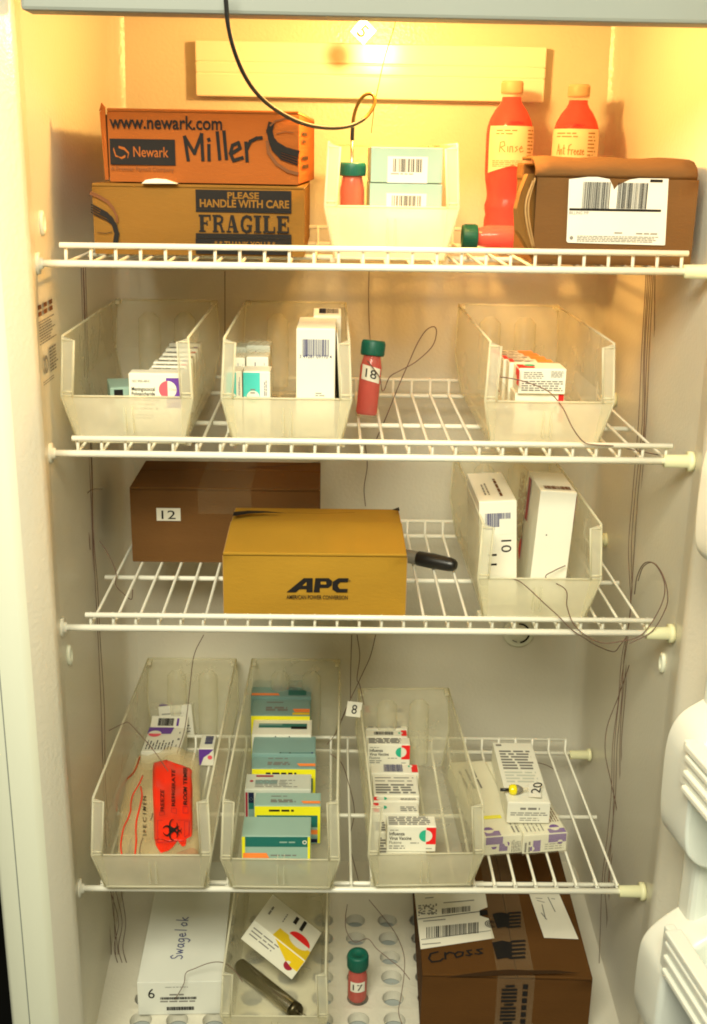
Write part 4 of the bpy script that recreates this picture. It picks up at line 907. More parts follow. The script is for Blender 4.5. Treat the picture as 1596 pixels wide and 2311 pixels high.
GRP = 'teal cartons stacked in one long bin'
TL = [('darkest teal carton, furthest back in the stack with a left orange strip', 566,702,1533,1573,TEAL),
 ('teal carton with an orange strip and a yellow front edge, second from the back', 566,700,1574,1616,TEAL),
 ('cream carton with a long dark green bar on top among the teal cartons', 568,703,1624,1660,CARTON),
 ('plain teal carton in front of the cream carton with the green bar', 568,712,1662,1702,TEAL),
 ('teal carton with orange strip and broad yellow edge, behind the grey print carton', 568,713,1703,1736,TEAL),
 ('grey green carton covered in small print, jutting out to the left of the stack', 552,702,1747,1783,CARTONG),
 ('teal carton with yellow edge jutting out to the right of the stack', 574,724,1789,1820,TEALL),
 ('frontmost teal carton with plain top, green band and yellow sides', 545,701,1843,1889,TEALL)]
for k, (lb_, xl, xr, yr_, yf_, m_) in enumerate(TL):
    t, w_, d_, h_ = top_carton(lb_, 'carton', xl, xr, yr_, yf_, (.068,.064,.058,.055,.051,.050,.048,.047)[k], m_, group=GRP)
    pt = topf(w_, h_, d_, .0009); pf = front(w_, h_)
    if k in (1, 4, 6):
        pt.lines(w_*.24,d_*.62,w_*.58,d_*.76,1,GREYINK,k); pt.lines(w_*.24,d_*.22,w_*.62,d_*.46,2,GREYINK,k+3,.85,.2); pt.poly([(w_*.70,d_*.34),(w_*.99,d_*.34),(w_*.99,d_*.16),(w_*.74,d_*.16)], ORANGE); pt.rect(w_*.70,d_*.02,w_*.99,d_*.14,GOLD if k==1 else YELLOW) if k == 1 else None
        pf.rect(.0004,h_*.76,w_-.0004,h_*.995,YELLOW); pf.rect(.0004,.001,w_*.035,h_*.76,YELLOW); pf.rect(w_*.955,.001,w_-.0004,h_*.76,YELLOW); pf.rect(w_*.035,h_*.45,w_*.955,h_*.76,GREEN); pf.rect(w_*.035,.001,w_*.955,h_*.2,TEAL); pf.up(); pf.lines(w_*.22,h_*.84,w_*.74,h_*.93,1,INK,k,.6); pf.rect(w_*.75,h_*.26,w_*.955,h_*.38,ORANGE); pf.rect(w_*.85,.002,w_*.953,h_*.14,BLUEDK); pf.disc(w_*.09,h_*.62,.0025,YELLOW)
    elif k == 0:
        pt.lines(w_*.35,d_*.35,w_*.92,d_*.65,3,GREYINK,4,.4); pt.rect(w_*.62,d_*.06,w_*.92,d_*.34,GREEN); pt.poly([(w_*.01,d_*.16),(w_*.45,d_*.16),(w_*.48,d_*.04),(w_*.01,d_*.04)], ORANGE); pf.rect(0,h_*.7,w_,h_,TEAL)
    elif k == 2:
        pt.rect(w_*.1,d_*.44,w_*.92,d_*.70,GREEN); pt.up(); pt.rect(w_*.65,d_*.36,w_*.92,d_*.52,INK); pt.rect(w_*.1,d_*.58,w_*.5,d_*.66,TEAL); pf.disc(w_*.4,h_*.97,.0008,INK); pf.disc(w_*.63,h_*.97,.0008,INK)
    elif k == 3:
        pt.rect(w_*.45,.0004,w_*.95,.0016,GREEN); pt.disc(w_*.45,.0012,.0012,INK); pt.disc(w_*.6,.0012,.0012,INK); pt.disc(w_*.95,.0012,.0015,BLUEINK)
    elif k == 5:
        pt.lines(w_*.15,d_*.74,w_*.55,d_*.92,1,MAROON,2,.6); pt.rect(w_*.15,d_*.32,w_*.48,d_*.58,TEAL); pt.up(); pt.lines(w_*.15,d_*.1,w_*.8,d_*.6,5,GREYINK,3,.4,.3); pt.disc(w_*.09,d_*.5,.0022,MAROON)
        pf.rect(.001,.001,w_*.045,h_*.93,MAROON); pf.rect(w_*.055,.001,w_*.14,h_*.93,TEAL); pf.up(); pf.rect(w_*.055,h_*.66,w_*.14,h_*.93,BLUEDK); pf.rect(w_*.055,.001,w_*.13,h_*.14,BLUEDK); pf.rect(w_*.06,h_*.5,w_*.14,h_*.66,GREEN); pf.ring(w_*.1,h_*.76,.0014,.0020,TEALL)
    else:
        pf.rect(.0004,.001,w_*.05,h_*.998,YELLOW); pf.rect(w_*.96,.001,w_-.0004,h_*.998,YELLOW); pf.rect(w_*.05,h_*.74,w_*.96,h_*.998,GREEN); pf.rect(w_*.05,h_*.16,w_*.96,h_*.40,TEAL); pf.up(); pf.poly([(w_*.02,h_*.58),(w_*.36,h_*.58),(w_*.40,h_*.45),(w_*.02,h_*.45)], ORANGE); pf.lines(w_*.42,h_*.48,w_*.9,h_*.56,1,GREYINK,5); pf.lines(w_*.52,h_*.26,w_*.9,h_*.44,2,INK,6,.8,.1); pf.lines(w_*.55,h_*.82,w_*.80,h_*.90,1,TEALL,3); pf.ring(w_*.915,h_*.86,.0014,.0024,PAPER); pf.rect(w_*.83,h_*.20,w_*.87,h_*.30,YELLOW); pf.disc(w_*.92,h_*.2,.0016,YELLOW)
    pt.build('top_printing', t) if pt.mb.f else None; pf.build('front_printing', t) if pf.mb.f else None

# influenza cartons
GRP = 'influenza vaccine cartons in one long bin'
def flu_front(t, w_, h_, seed=1):
    pf = front(w_, h_); pf.rect(w_*.80,h_*.30,w_*.998,h_*.97,REDP); pf.up(); r_ = h_*.235; cx, cz = w_*.79, h_*.64
    pf.disc(cx,cz,r_,MINT,90,270); pf.disc(cx,cz,r_,PAPER,-90,90); pf.up(); pf.lines(w_*.06,h_*.84,w_*.28,h_*.90,1,GREYINK,seed,.4)
    pf.text('Influenza', w_*.05,h_*.66,w_*.36,h_*.80, INK, .012); pf.text('Virus Vaccine', w_*.05,h_*.48,w_*.50,h_*.62, INK, .012); pf.text('Fluzone', w_*.05,h_*.32,w_*.30,h_*.44, GREYINK, .006)
    pf.lines(w_*.48,h_*.32,w_*.72,h_*.40,1,GREYINK,seed+1,.4); pf.lines(w_*.05,h_*.10,w_*.42,h_*.28,2,GREYINK,seed+2,.4); pf.lines(w_*.8,h_*.1,w_*.95,h_*.17,1,GREYINK,seed+3,.4); pf.build('front_printing', t)
def corner(p_, w_, d_, left, y=.5, s=.0042):
    if left: p_.rect(.0006,d_*.12,w_*.13,d_*.88,REDP); p_.up(); p_.disc(w_*.14,d_*y,s,PAPER,90,270); p_.disc(w_*.24,d_*y,s*.85,MINT,-90,90)
    else: p_.rect(w_*.86,d_*.10,w_-.0006,d_*.92,REDP); p_.up(); p_.disc(w_*.85,d_*y,s*.8,PAPER,-90,90); p_.disc(w_*.83,d_*y,s*.8,MINT,90,270)
FL = [('influenza carton with a red left corner, furthest back in its bin',824,918,1592,1612,.050,'L'),
 ('influenza carton with a plain top of grey print, second from the back',826,920,1613,1647,.049,'T'),
 ('influenza carton with a small barcode and red right corner on top, third from the back',826,920,1648,1664,.049,'B'),
 ('influenza carton facing front with its full name, midway back in its bin',830,926,1665,1681,.049,'F'),
 ('influenza carton with a large barcode and red right end',838,945,1725,1746,.030,'R'),
 ('white influenza carton with a wide top of small print',844,947,1748,1797,.031,'T'),
 ('narrow influenza carton, the rear of two with red left ends',843,946,1798,1809,.030,'L'),
 ('influenza carton, the front of two with red left ends',843,946,1810,1837,.030,'L')]
for k, (lb_, xl, xr, yr_, yf_, h_, kind) in enumerate(FL):
    t, w_, d_, h_ = top_carton(lb_, 'carton', xl, xr, yr_, yf_, h_, CARTON, group=GRP, yaw=0)
    pt = topf(w_, h_, d_, .0009)
    if kind == 'L': corner(pt, w_, d_, True, .5, min(.0042, d_*.36)); pt.lines(w_*.6,d_*.15,w_*.97,d_*.6,3,GREYINK,k,.5,.15)
    if kind in 'T': pt.lines(w_*.05,d_*.08,w_*.95,d_*.55,4,GREYINK,k,.6,.1); pt.lines(w_*.05,d_*.6,w_*.95,d_*.9,2,GREYINK,k+9,.25,.3)
    if kind == 'B': corner(pt, w_, d_, False, .5, .003); pt.bars(w_*.2,d_*.25,w_*.68,d_*.7,INK,k,dense=.6)
    if kind == 'R': corner(pt, w_, d_, False, .75, .003); pt.bars(w_*.27,d_*.15,w_*.68,d_*.95,NAVY,k,dense=.65)
    if kind == 'F': pt.lines(w_*.03,d_*.1,w_*.8,d_*.9,4,GREYINK,k,.7,.05); flu_front(t, w_, .029+.02, 3) if False else None
    pt.build('top_printing', t)
    if kind == 'F':
        hh = .029; pf = Pr((0,0,h_-hh),(1,0,0),(0,0,1)); P0 = front
        front_ = front; 
        globals()['front'] = lambda w, h, d=0, lift=.0003, _z=h_-hh: Pr((0,0,_z),(1,0,0),(0,0,1),lift)
        flu_front(t, w_, hh, 3); globals()['front'] = front_
t, w_, d_, h_ = top_carton('white influenza carton lying under the frontmost one', 'carton', 851, 963, 1890, 1931, .022, CARTON, group=GRP)
pt = topf(w_, h_, d_, .0009); pt.lines(w_*.03,d_*.1,w_*.2,d_*.9,5,GREYINK,3,.6,.1); pt.rect(w_*.08,d_*.9,w_*.12,d_*.98,NAVY); pt.lines(w_*.3,d_*.04,w_*.95,d_*.12,1,GREYINK,4); pt.build('top_printing', t)
t, w_, d_, h_ = top_carton('frontmost influenza vaccine carton, lying on top of another with a green and red disc', 'carton', 874, 985, 1841, 1866, .0305, CARTON, base=.0235, group=GRP)
pt = topf(w_, h_, d_, .0009); pt.lines(w_*.04,d_*.1,w_*.92,d_*.9,5,GREYINK,6,.6,.1); pt.build('top_printing', t); flu_front(t, w_, h_, 5)
t, w_, d_, h_ = top_carton('influenza carton half hidden to the left of the frontmost one', 'carton', 845, 873, 1842, 1880, .026, CARTON, group=GRP, dmax=.028)
pt = topf(w_, h_, d_, .0009); pt.lines(w_*.1,d_*.1,w_*.95,d_*.8,4,GREYINK,2,.7,.1); pt.build('top_printing', t)

# purple cartons in the left bin
def purple_box(label, FLp, FRp, RLp, RRp, bot, h, group='cartons with purple bands in the left bin', extra=0):
    a = lie(*FLp, h+extra); b_ = lie(*FRp, h+extra); c_ = lie(*RLp, h+extra)
    yaw = math.degrees(math.atan2(b_.y-a.y, b_.x-a.x)); w_ = (b_-a).length; d_ = (c_-a).length
    return carton('medicine_carton', label, 'carton', (a.x, a.y, zb(a.y)+extra), w_, d_, h, CARTON, yaw, -2, 0, group), w_, d_, h
t, w_, d_, h_ = purple_box('white carton with a purple band and open barcode flap, above the red specimen bag', (318,1697), (406,1698), (333,1642), (422,1642), 0, .026)
pt = topf(w_, h_, d_, .0009); pt.poly([(0,d_*.72),(w_*.62,d_*.72),(w_*.66,d_*.99),(0,d_*.99)], PURPLE); pt.up(); pt.disc(w_*.2,d_*.72,.0085,PAPER,0,180); pt.disc(w_*.2,d_*.72,.0085,PINK,180,360); pt.vlines(w_*.06,d_*.08,w_*.78,d_*.48,9,INK,4,.35,.4); pt.lines(w_*.84,d_*.1,w_*.9,d_*.9,3,GREYINK,2,.3,.6); pt.build('top_printing', t)
b = MB(); b.box(.0005, d_, h_-.0008, w_-.0005, d_+.020, h_, CARTON, Matrix.Translation((0,d_,h_)) @ Matrix.Rotation(R(24),4,'X') @ Matrix.Translation((0,-d_,-h_))); ff = b.build('open_flap', t)
pr = Pr((0, d_, h_), (1,0,0), (0,math.cos(R(24)),math.sin(R(24))), .0004); pr.bars(w_*.2,.003,w_*.62,.016,INK,7,dense=.75); pr.rect(w_*.70,.003,w_*.76,.016,PURPLE); pr.build('barcode', ff)
q = lie(449, 1690, .024); t = carton('medicine_carton', 'white carton with barcode and purple front against the right wall of the left bin', 'carton', (q.x, q.y, zb(q.y)), .019, .040, .024, CARTON, 0, -2, 0, 'cartons with purple bands in the left bin')
pt = topf(.019,.024,.040,.0009); pt.bars(.006,.012,.016,.034,NAVY,5,True,.75); pt.build('barcode', t)
pf = front(.019,.024); pf.poly([(0,.001),(0,.0235),(.019,.0235),(.013,.017),(.006,.012),(.002,.001)], PURPLE); pf.up(); pf.disc(.014,.012,.003,PINK); pf.build('front_printing', t)
a = lie(362, 1604, .042); t = carton('medicine_carton', 'tilted white carton with a purple and red disc, at the back of the left bin', 'carton', (a.x, a.y, zb(a.y)+.002), .0455, .024, .042, CARTON, -4, -14, -7, 'cartons with purple bands in the left bin')
pt = topf(.0455,.042,.024,.0009); pt.poly([(.0,.002),(.0,.018),(.004,.018),(.006,.010),(.012,.006),(.012,.002)], PURPLE); pt.disc(.0135,.014,.0042,PINK,-90,90); pt.lines(.018,.004,.043,.020,3,GREYINK,3,.3); pt.build('top_printing', t)
pf = front(.0455,.042); pf.lines(.004,.020,.042,.034,3,GREYINK,5,.25); pf.lines(.028,.004,.042,.016,3,GREYINK,8,.4); pf.build('front_printing', t)

# specimen bag
ZS = zb(.06)+.025
def hz(x, y):
    u, v = (x+.2135)/.05, (y-.1)/.1
    return .0034*math.sin(3.1*u+1.2*v+.6)+.0022*math.sin(7.3*u-2.6*v)+.0013*math.sin(13*v+5*u)+.0009*math.sin(19*u+7*v) + .004*(1-max(-1,min(1,u))**2)
bag = thing('specimen_bag', 'clear specimen bag with a torn red biohazard panel in the left bin', 'bag', (0, 0, ZS))
def bp(cx, cy):                                                     # measured on the photograph, flattened to the bag's plane
    q = at(253.3+.1429*cx, 1697+.1429*cy, Z=ZS+.006); return q.x, q.y
def sheet(rows, m, lift, name, n=12, solid=.0003):
    b = MB(); G = []
    for cy, l, r in rows:
        ring = []
        for i in range(n+1):
            x, y = bp(l+(r-l)*i/n, cy); ring.append((x, y, hz(x, y)+lift))
        G.append(ring)
    for j in range(len(G)-1):
        for i in range(n): b.face([G[j+1][i], G[j+1][i+1], G[j][i+1], G[j][i]], m, True)
    return b.build(name, bag, solid=solid)
def dense(rows, k=5):
    out = []
    for (y0,l0,r0),(y1,l1,r1) in zip(rows, rows[1:]):
        for i in range(k): t_ = i/k; out.append((y0+(y1-y0)*t_, l0+(l1-l0)*t_, r0+(r1-r0)*t_))
    return out+[rows[-1]]
sheet(dense([(-40,400,1300),(150,330,1380),(500,190,1390),(900,110,1390),(1300,100,1380),(1600,90,1370),(1720,150,1340)],4), BAGC, .0006, 'clear_film', 16)
sheet(dense([(-20,420,1280),(500,200,1370),(1000,120,1380),(1650,110,1350)],4), BAGC, -.009, 'clear_film_back', 14)
sheet(dense([(130,656,740),(200,648,1080),(250,642,1228),(300,640,1262),(420,640,1256),(600,642,1270),(900,655,1266),(1150,658,1270),(1340,662,1262),(1378,672,1245)],3), BAGR, .0018, 'red_panel')
sheet(dense([(1378,672,1034),(1480,690,962),(1540,725,880),(1590,765,780)],3), BAGR, .0018, 'torn_red_edge', 6)
sheet(dense([(1378,1034,1172),(1425,1070,1168),(1472,1106,1156)],3), BAGR, .0018, 'torn_red_edge', 6)
def bag_bend(x, y, l):
    X, Y = bp(x, -y); return Vector((X, Y, hz(X, Y)+l))
pr = Pr((0,0,0),(1,0,0),(0,1,0)); pr.l = .0042; pr.bend = bag_bend
pr.text('FREEZE', 765,-950,822,-610, INK, .015, 0, 90); pr.text('REFRIGERATE', 942,-925,998,-325, INK, .015, 0, 90); pr.text('ROOM TEMPER', 1125,-895,1188,-262, INK, .02, 0, 90)
for x0, y0 in ((752,965),(940,955),(1122,915)): pr.strokes([[(0,0),(1,0),(1,1),(0,1),(0,0)]], x0,-y0-76,x0+78,-y0, MAROON, 5)
pr.strokes([[(0,0),(1,.04),(1,1),(0,.96),(0,0)]], 720,-1480,1225,-1090, MAROON, 5); pr.strokes([[(0,0),(1,0),(1,1),(0,1),(0,0)]], 1145,-1370,1215,-1120, MAROON, 5)
def biohazard(cx, cy, s):
    for k in range(3):
        a = R(180+120*k); px_, py_ = cx+math.cos(a)*s*.66, cy+math.sin(a)*s*.66; n = 22
        for i in range(n):
            b0, b1 = a+R(28+304*i/n), a+R(28+304*(i+1)/n); o_ = []
            f = lambda b_: .08+.26*math.sin((b_-a-R(28))/R(304)*math.pi)
            for b_, rr in ((b0, s*(.55-f(b0)*.5)),(b0, s*(.55+f(b0)*.28)),(b1, s*(.55+f(b1)*.28)),(b1, s*(.55-f(b1)*.5))): o_.append((px_+rr*math.cos(b_), py_+rr*math.sin(b_)))
            pr.poly(o_, INK)
        pr.up(3e-5)
    pr.ring(cx, cy, s*.18, s*.34, INK)
biohazard(935, -1275, 112); biohazard(1050, -1275, 52)
pr.build('red_panel_printing', bag)
pr = Pr((0,0,0),(1,0,0),(0,1,0)); pr.l = .0036; pr.bend = bag_bend
pr.text('S P E C I M E N', 483,-1278,540,-680, INK, .012, 0, 90); pr.build('film_printing', bag)
for k, (L, r_, m_) in enumerate([([(435,10),(400,120),(330,230),(210,400),(110,560),(70,760),(65,850)],.0011,BLOOD),([(480,270),(420,400),(330,540),(295,680),(292,860),(250,980),(190,1120),(155,1280),(135,1420),(150,1560)],.0009,BAGR),([(450,470),(470,640),(430,860),(385,1010),(372,1160),(378,1320),(358,1520),(365,1650)],.0010,BAGR),([(640,900),(620,980),(600,1010)],.0006,BROWNW),([(485,1275),(450,1380),(435,1480),(460,1590),(560,1660),(690,1680)],.0005,BROWNW)]):
    P_ = [];
    for cx, cy in L: x, y = bp(cx, cy); P_.append((x, y, hz(x, y)+.0012))
    b = MB(); b.tube(spline(P_, 6), r_, m_, 6); b.build('bag_seam' if m_ is not BROWNW else 'fine_thread', bag)
sheet(dense([(1470,1090,1340),(1530,1010,1365),(1640,990,1365)],3), BLOOD, -.004, 'stained_swab', 8)
for L in ([(285,1290),(250,1430),(195,1600)],[(300,1290),(290,1450),(265,1600)],[(1330,760),(1300,900),(1330,1100)]):
    P_ = []
    for cx, cy in L: x, y = bp(cx, cy); P_.append((x, y, hz(x, y)-.003))
    b = MB(); b.tube(spline(P_, 5), [.0006+.0022*i/10 for i in range(11)], GREYP, 8); b.build('swab_stick', bag)

# flat cartons at the right
def z4(): return D3+.0008
a = at(1087, 1930, Z=z4()); c = at(1279, 1922, Z=z4()); yw = math.degrees(math.atan2(c.y-a.y, c.x-a.x)); wt = (c-a).length
rl = at(1060, 1725, Z=z4()+.024); dd = .165
for k, (f0, f1, lb_) in enumerate([(0,.47,'flat white carton with purple emblems and a yellow line, under the long carton'),(.475,1,'flat white carton with a purple emblem at its right corner, under the long carton')]):
    o_ = a+(c-a)*f0; w_ = wt*(f1-f0)
    t = carton('medicine_carton', lb_, 'carton', (o_.x, o_.y, z4()), w_, dd, .0235, CARTON, yw+3.5, group='flat cartons on the lowest shelf')
    pf = front(w_, .0235); pt = topf(w_, .0235, dd, .0009)
    if k == 0:
        pf.rect(.004,.0135,.024,.0232,LILAC); pf.rect(.020,.004,.030,.0135,LILAC); pf.up(); pf.disc(.014,.0105,.0032,PAPER); pf.disc(.014,.0105,.0032,PURPLE,180,360); pf.disc(.029,.013,.003,PAPER); pf.disc(.029,.013,.003,PURPLE,-60,90); pf.vlines(.034,.002,w_*.98,.018,6,GREYINK,3,.5,.2)
        pt.rect(.004,.0005,.022,.010,LILAC); pt.up(); pt.disc(.010,.012,.0060,PAPER); pt.disc(.010,.012,.0060,PURPLE,0,180); pt.rect(.004,.034,.032,.041,YELLOW); pt.vlines(.002,.048,.016,.075,6,GREYINK,4,.3); pt.vlines(.036,.004,.046,.03,2,GREYINK,5,.4); pt.vlines(.004,.10,.03,.15,3,GREYINK,8,.3)
    else:
        pf.rect(w_-.022,.0125,w_-.001,.0232,LILAC); pf.rect(.012,.002,.021,.0165,LILAC); pf.up(); pf.disc(w_-.008,.0125,.0030,PAPER); pf.disc(w_-.008,.0125,.0030,PURPLE,180,360); pf.disc(.011,.006,.003,PAPER); pf.disc(.011,.006,.003,PURPLE,90,270); pf.vlines(.001,.002,.010,.018,2,GREYINK,6,.5,.2); pf.lines(.026,.003,w_-.003,.012,3,GREYINK,7,.3)
        pt.rect(w_-.021,.0005,w_-.001,.009,LILAC); pt.up(); pt.disc(w_-.012,.011,.0058,PAPER); pt.disc(w_-.012,.011,.0058,PURPLE,0,180); pt.vlines(w_-.014,.022,w_-.002,.055,4,INKB,9,.4); pt.vlines(.004,.006,.028,.026,5,GREYINK,11,.25)
    pf.build('front_printing', t); pt.build('top_printing', t)
    b = MB(); nx, ny = 12, 26; rf = random.Random(5+k); wob = [[rf.uniform(.0006,.0026) for _ in range(ny+1)] for _ in range(nx+1)]
    G = [[Vector((-.001+(w_+.002)*i/nx, -.0012+(dd+.002)*max(0,j-4)/(ny-4) - (wob[i][j]*.7 if j <= 4 else 0), (.0235*min(j,4)/4+(wob[i][j] if j >= 4 else 0)))) for j in range(ny+1)] for i in range(nx+1)]
    for i in range(nx):
        for j in range(ny): b.face([G[i][j], G[i+1][j], G[i+1][j+1], G[i][j+1]], CLEAR, True)
    b.build('shrink_film', t)
ZT = z4()+.0235+.0030; hT = .0265
fl_, fr_, rl_ = at(1146,1811,Z=ZT+hT), at(1243,1813,Z=ZT+hT), at(1079,1676,Z=ZT+hT)
yw2 = math.degrees(math.atan2(fr_.y-fl_.y, fr_.x-fl_.x)); w_ = (fr_-fl_).length; d_ = (rl_-fl_).length
t = carton('medicine_carton', 'long white carton of fine grey print, on top of the flat purple cartons', 'carton', (fl_.x, fl_.y, ZT), w_, d_, hT, CARTON, yw2+1)
pt = topf(w_, hT, d_, .0009); pt.lines(w_*.1,d_*.52,w_*.9,d_*.86,7,GREYINK,3,.55,.15); pt.lines(w_*.1,d_*.30,w_*.9,d_*.5,4,CARTONG,8,.5,.15); pt.rect(w_*.06,d_*.93,w_*.2,d_*.96,GREYINK); pt.build('top_printing', t)
pf = front(w_, hT); pf.lines(w_*.3,hT*.62,w_*.8,hT*.82,1,GREYINK,4,.5); pf.lines(w_*.08,hT*.36,w_*.95,hT*.56,2,GREYINK,5,.45,.1); pf.lines(w_*.3,hT*.1,w_*.9,hT*.3,2,GREYINK,6,.35); pf.build('front_printing', t)
ZQ = ZT+hT+.0015
def pq(x, y, z=0): q = at(1051.3+.1587*x, 1646.7+.1587*y, Z=ZQ+z); return q
q0 = pq(490,850,.005); t = thing('temperature_probe', 'black and yellow temperature probe with the tag 20 lying on the long carton', 'probe', q0)
d = (pq(890,845,.005)-q0); 
b = MB(); b.tube([Vector((0,0,0)), d*.34], .0019, BLACKP, 12); b.build('black_tip', t)
b = MB(); b.tube([d*.30, d*.34, d*.40, d*.52, d*.58], [.0026,.0052,.0062,.0062,.0050], mat('yellow_glossy', (.85,.72,.01), .15, .6), 18); b.build('yellow_collar', t)
b = MB(); b.tube([d*.57, d*.64, d*.74, d*.80], [.0056,.0054,.0036,.0022], GREYP, 16); b.build('grey_sleeve', t)
b = MB(); b.tube([d*.78, d*.98], .0024, CLEAR, 10); b.build('clear_sleeve', t)
cs = [pq(890,752,.003), pq(1050,742,.006), pq(1072,957,.004), pq(890,952,.001)]
b = MB(); b.face([p_-q0 for p_ in reversed(cs)], PAPER); lo = b.build('paper_tag', t, solid=.0003)
ex_ = (cs[2]-cs[3]).normalized(); ey_ = (cs[0]-cs[3]); ey_ = (ey_-ex_*ey_.dot(ex_)).normalized()
pr = Pr(cs[3]-q0, ex_, ey_, .0009); wq, hq = (cs[2]-cs[3]).length, (cs[0]-cs[3]).length; pr.text('20', wq*.08, hq*.24, wq*.82, hq*.98, INK, .004, 0, 90); pr.build('printed_number', lo)
# tag 8
c8 = at(799, 1600, Y=.205); t = thing('number_tag', 'white tag numbered 8 hanging beside the influenza vaccine bin', 'tag', c8, (R(-12), R(9), R(4)))
b = MB(); s8 = .0092; b.box(-s8,0,-s8*1.02,s8,.0004,s8*1.02,PAPER); b.build('paper_slip', t); pr = Pr((0,0,0),(1,0,0),(0,0,1)); pr.text('8', -.0028,-.0058,.0038,.0058,INK,.004); pr.build('printed_number', t)

# ------------------------------------------------------------------ refrigerator floor
ZF = FZ+.0006
a = at(313, 2290, Z=ZF); c = at(495, 2291, Z=ZF); tp_ = at(312, 2217, Y=a.y); w_ = c.x-a.x+.004; h_ = tp_.z-ZF
t = carton('carton_box', 'white carton numbered 6 with a name handwritten in blue along its lid', 'carton', a, w_, .235, h_, mat('lid_carton', (.72,.73,.66), .45, .4, .06, 18), 1.5, seam=False)
b = MB(); b.box(-.0006,-.0006,h_-.0105,w_+.0006,.2356,h_+.0006,CARTONG); b.build('carton_lid', t, .0008, 2) if False else None
pr = front(w_, h_); pr.text('6', *px_rect(pr,t,335,2230,349,2252), INK, .003); pr.lines(*px_rect(pr,t,373,2224,430,2229),1,GREYINK,2,.3,.1); pr.lines(*px_rect(pr,t,383,2240,416,2247),1,GREYINK,3,.5,.1); pr.bars(*px_rect(pr,t,362,2248,445,2255),INK,4,dense=.8); pr.lines(*px_rect(pr,t,362,2255,446,2262),1,GREYINK,5,.5,.1); pr.bars(*px_rect(pr,t,377,2270,440,2279),INK,6,dense=.8); pr.build('front_printing', t)
pt = topf(w_, h_, .235, .0006); 
HAND = {'S':[[(.85,.82),(.55,1),(.2,.86),(.25,.62),(.7,.42),(.8,.15),(.45,0),(.05,.12)]], 'w':[[(0,.55),(.2,.05),(.45,.45),(.65,.05),(.95,.58)]], 'a':[[(.8,.5),(.35,.52),(.1,.25),(.35,.02),(.7,.15),(.82,.5),(.8,.1),(1,.02)]],
 'g':[[(.8,.5),(.35,.52),(.1,.28),(.35,.05),(.75,.2),(.8,.5),(.82,-.2),(.5,-.42),(.1,-.3)]], 'e':[[(.1,.25),(.75,.3),(.6,.52),(.25,.48),(.1,.2),(.4,.0),(.9,.1)]], 'l':[[(.3,0),(.45,1.0)]], 'o':[[(.5,.52),(.1,.3),(.3,.02),(.75,.1),(.85,.4),(.5,.52)]], 'k':[[(.15,0),(.3,1.0)],[(.85,.5),(.25,.26),(.9,.0)]]}
def hand(pr_, word, x0, y0, x1, y1, m, wd, rot=0, pitch=None):
    n_ = len(word); 
    for i, ch in enumerate(word):
        for ln in HAND[ch]: pr_.strokes([[((i+.05+.85*a)/n_, .3+.7*b_) for a, b_ in ln]], x0, y0, x1, y1, m, wd, rot)
a_ = fxy(t, 392, 2163, pt.o, pt.ex, pt.ey); b_ = fxy(t, 430, 2068, pt.o, pt.ex, pt.ey)
hand(pt, 'Swagelok', a_[0]-.004, a_[1]-.002, b_[0]+.004, b_[1], BLUEINK, .0013, 90)
pt.build('handwriting', t)

# yellow banded carton, steel cylinder
def fq(x, y, z): return at(506.7+.1508*x, 2014+.1508*y, Z=FZ+z)
TLc = at(573, 2077, Z=FZ+.100); hh, dY, w_ = .030, .075, .0775
vv = (TLc-CPOS).normalized(); e1 = _rt*.78-_up*.62; e1 = (e1-vv*e1.dot(vv)).normalized(); n2 = vv.cross(e1)
e3 = (n2*.85+vv*.52).normalized(); e2 = (vv*.85-n2*.52).normalized()
mr_ = Matrix((e1, e2, -e3)).transposed()
t = carton('medicine_carton', 'white carton with a yellow band and red half disc, leaning in the floor bin', 'carton', TLc+e3*hh, w_, dY, hh, CARTON, rot=tuple(mr_.to_euler()))
pt = topf(w_, hh, dY, .0009); pt.poly([(w_*.36,.0005),(w_*.995,.0005),(w_*.995,.022),(w_*.40,.022)], GOLD); pt.up(); pt.disc(w_*.76,.026,.0150,PAPER); pt.disc(w_*.76,.026,.0150,REDP,0,180); pt.up(); pt.vlines(w_*.1,.030,w_*.16,.055,1,GREYINK,3,.5); pt.vlines(w_*.36,.036,w_*.40,.060,1,GREYINK,4,.4); pt.vlines(w_*.50,.050,w_*.60,.073,1,INK,6,.6); pt.vlines(w_*.64,.046,w_*.74,.073,1,INK,8,.6); pt.build('top_printing', t)
pf = front(w_, hh); pf.poly([(w_*.42,hh*.99),(w_*.99,hh*.99),(w_*.99,hh*.42),(w_*.80,hh*.42)], GOLD); pf.up(); pf.disc(w_*.83,hh*.40,.006,PAPER,90,270); pf.disc(w_*.83,hh*.40,.006,MAROON,150,360); pf.lines(w_*.06,hh*.35,w_*.66,hh*.85,3,GREYINK,5,.3,.3); pf.build('front_printing', t)
q0, q1 = at(540,2178,Z=FZ+.016), at(671,2283,Z=FZ+.014); q2 = at(702,2301,Z=FZ+.009); d = q1-q0; 
t = thing('steel_cylinder', 'brushed steel cylinder with a thin rod end in the floor bin', 'cylinder', q0)
b = MB(); b.tube([d*.0, d*.015, d*.985, d*1.0], [.0086,.0096,.0096,.0088], STEEL, 32); b.build('cylinder_body', t)
b = MB(); b.tube([d*.93, d*.985, d*.986, d*1.012], [.0098,.0098,.0096,.0085], mat('dark_steel', (.10,.085,.05), .35, .5, metal=1), 32); b.build('end_cap', t)
b = MB(); b.tube([d*1.0, q2-q0], .0021, STEEL, 12); b.build('thin_rod', t)

a = at(806, 2254, Z=FZ); vial('small red vial numbered 17 standing on the perforated floor', (a.x, a.y, ZF), (0, 0, 0), .066, .0122, VIALR, '17', (.30,.51), 1.5, 1.04, .0185)

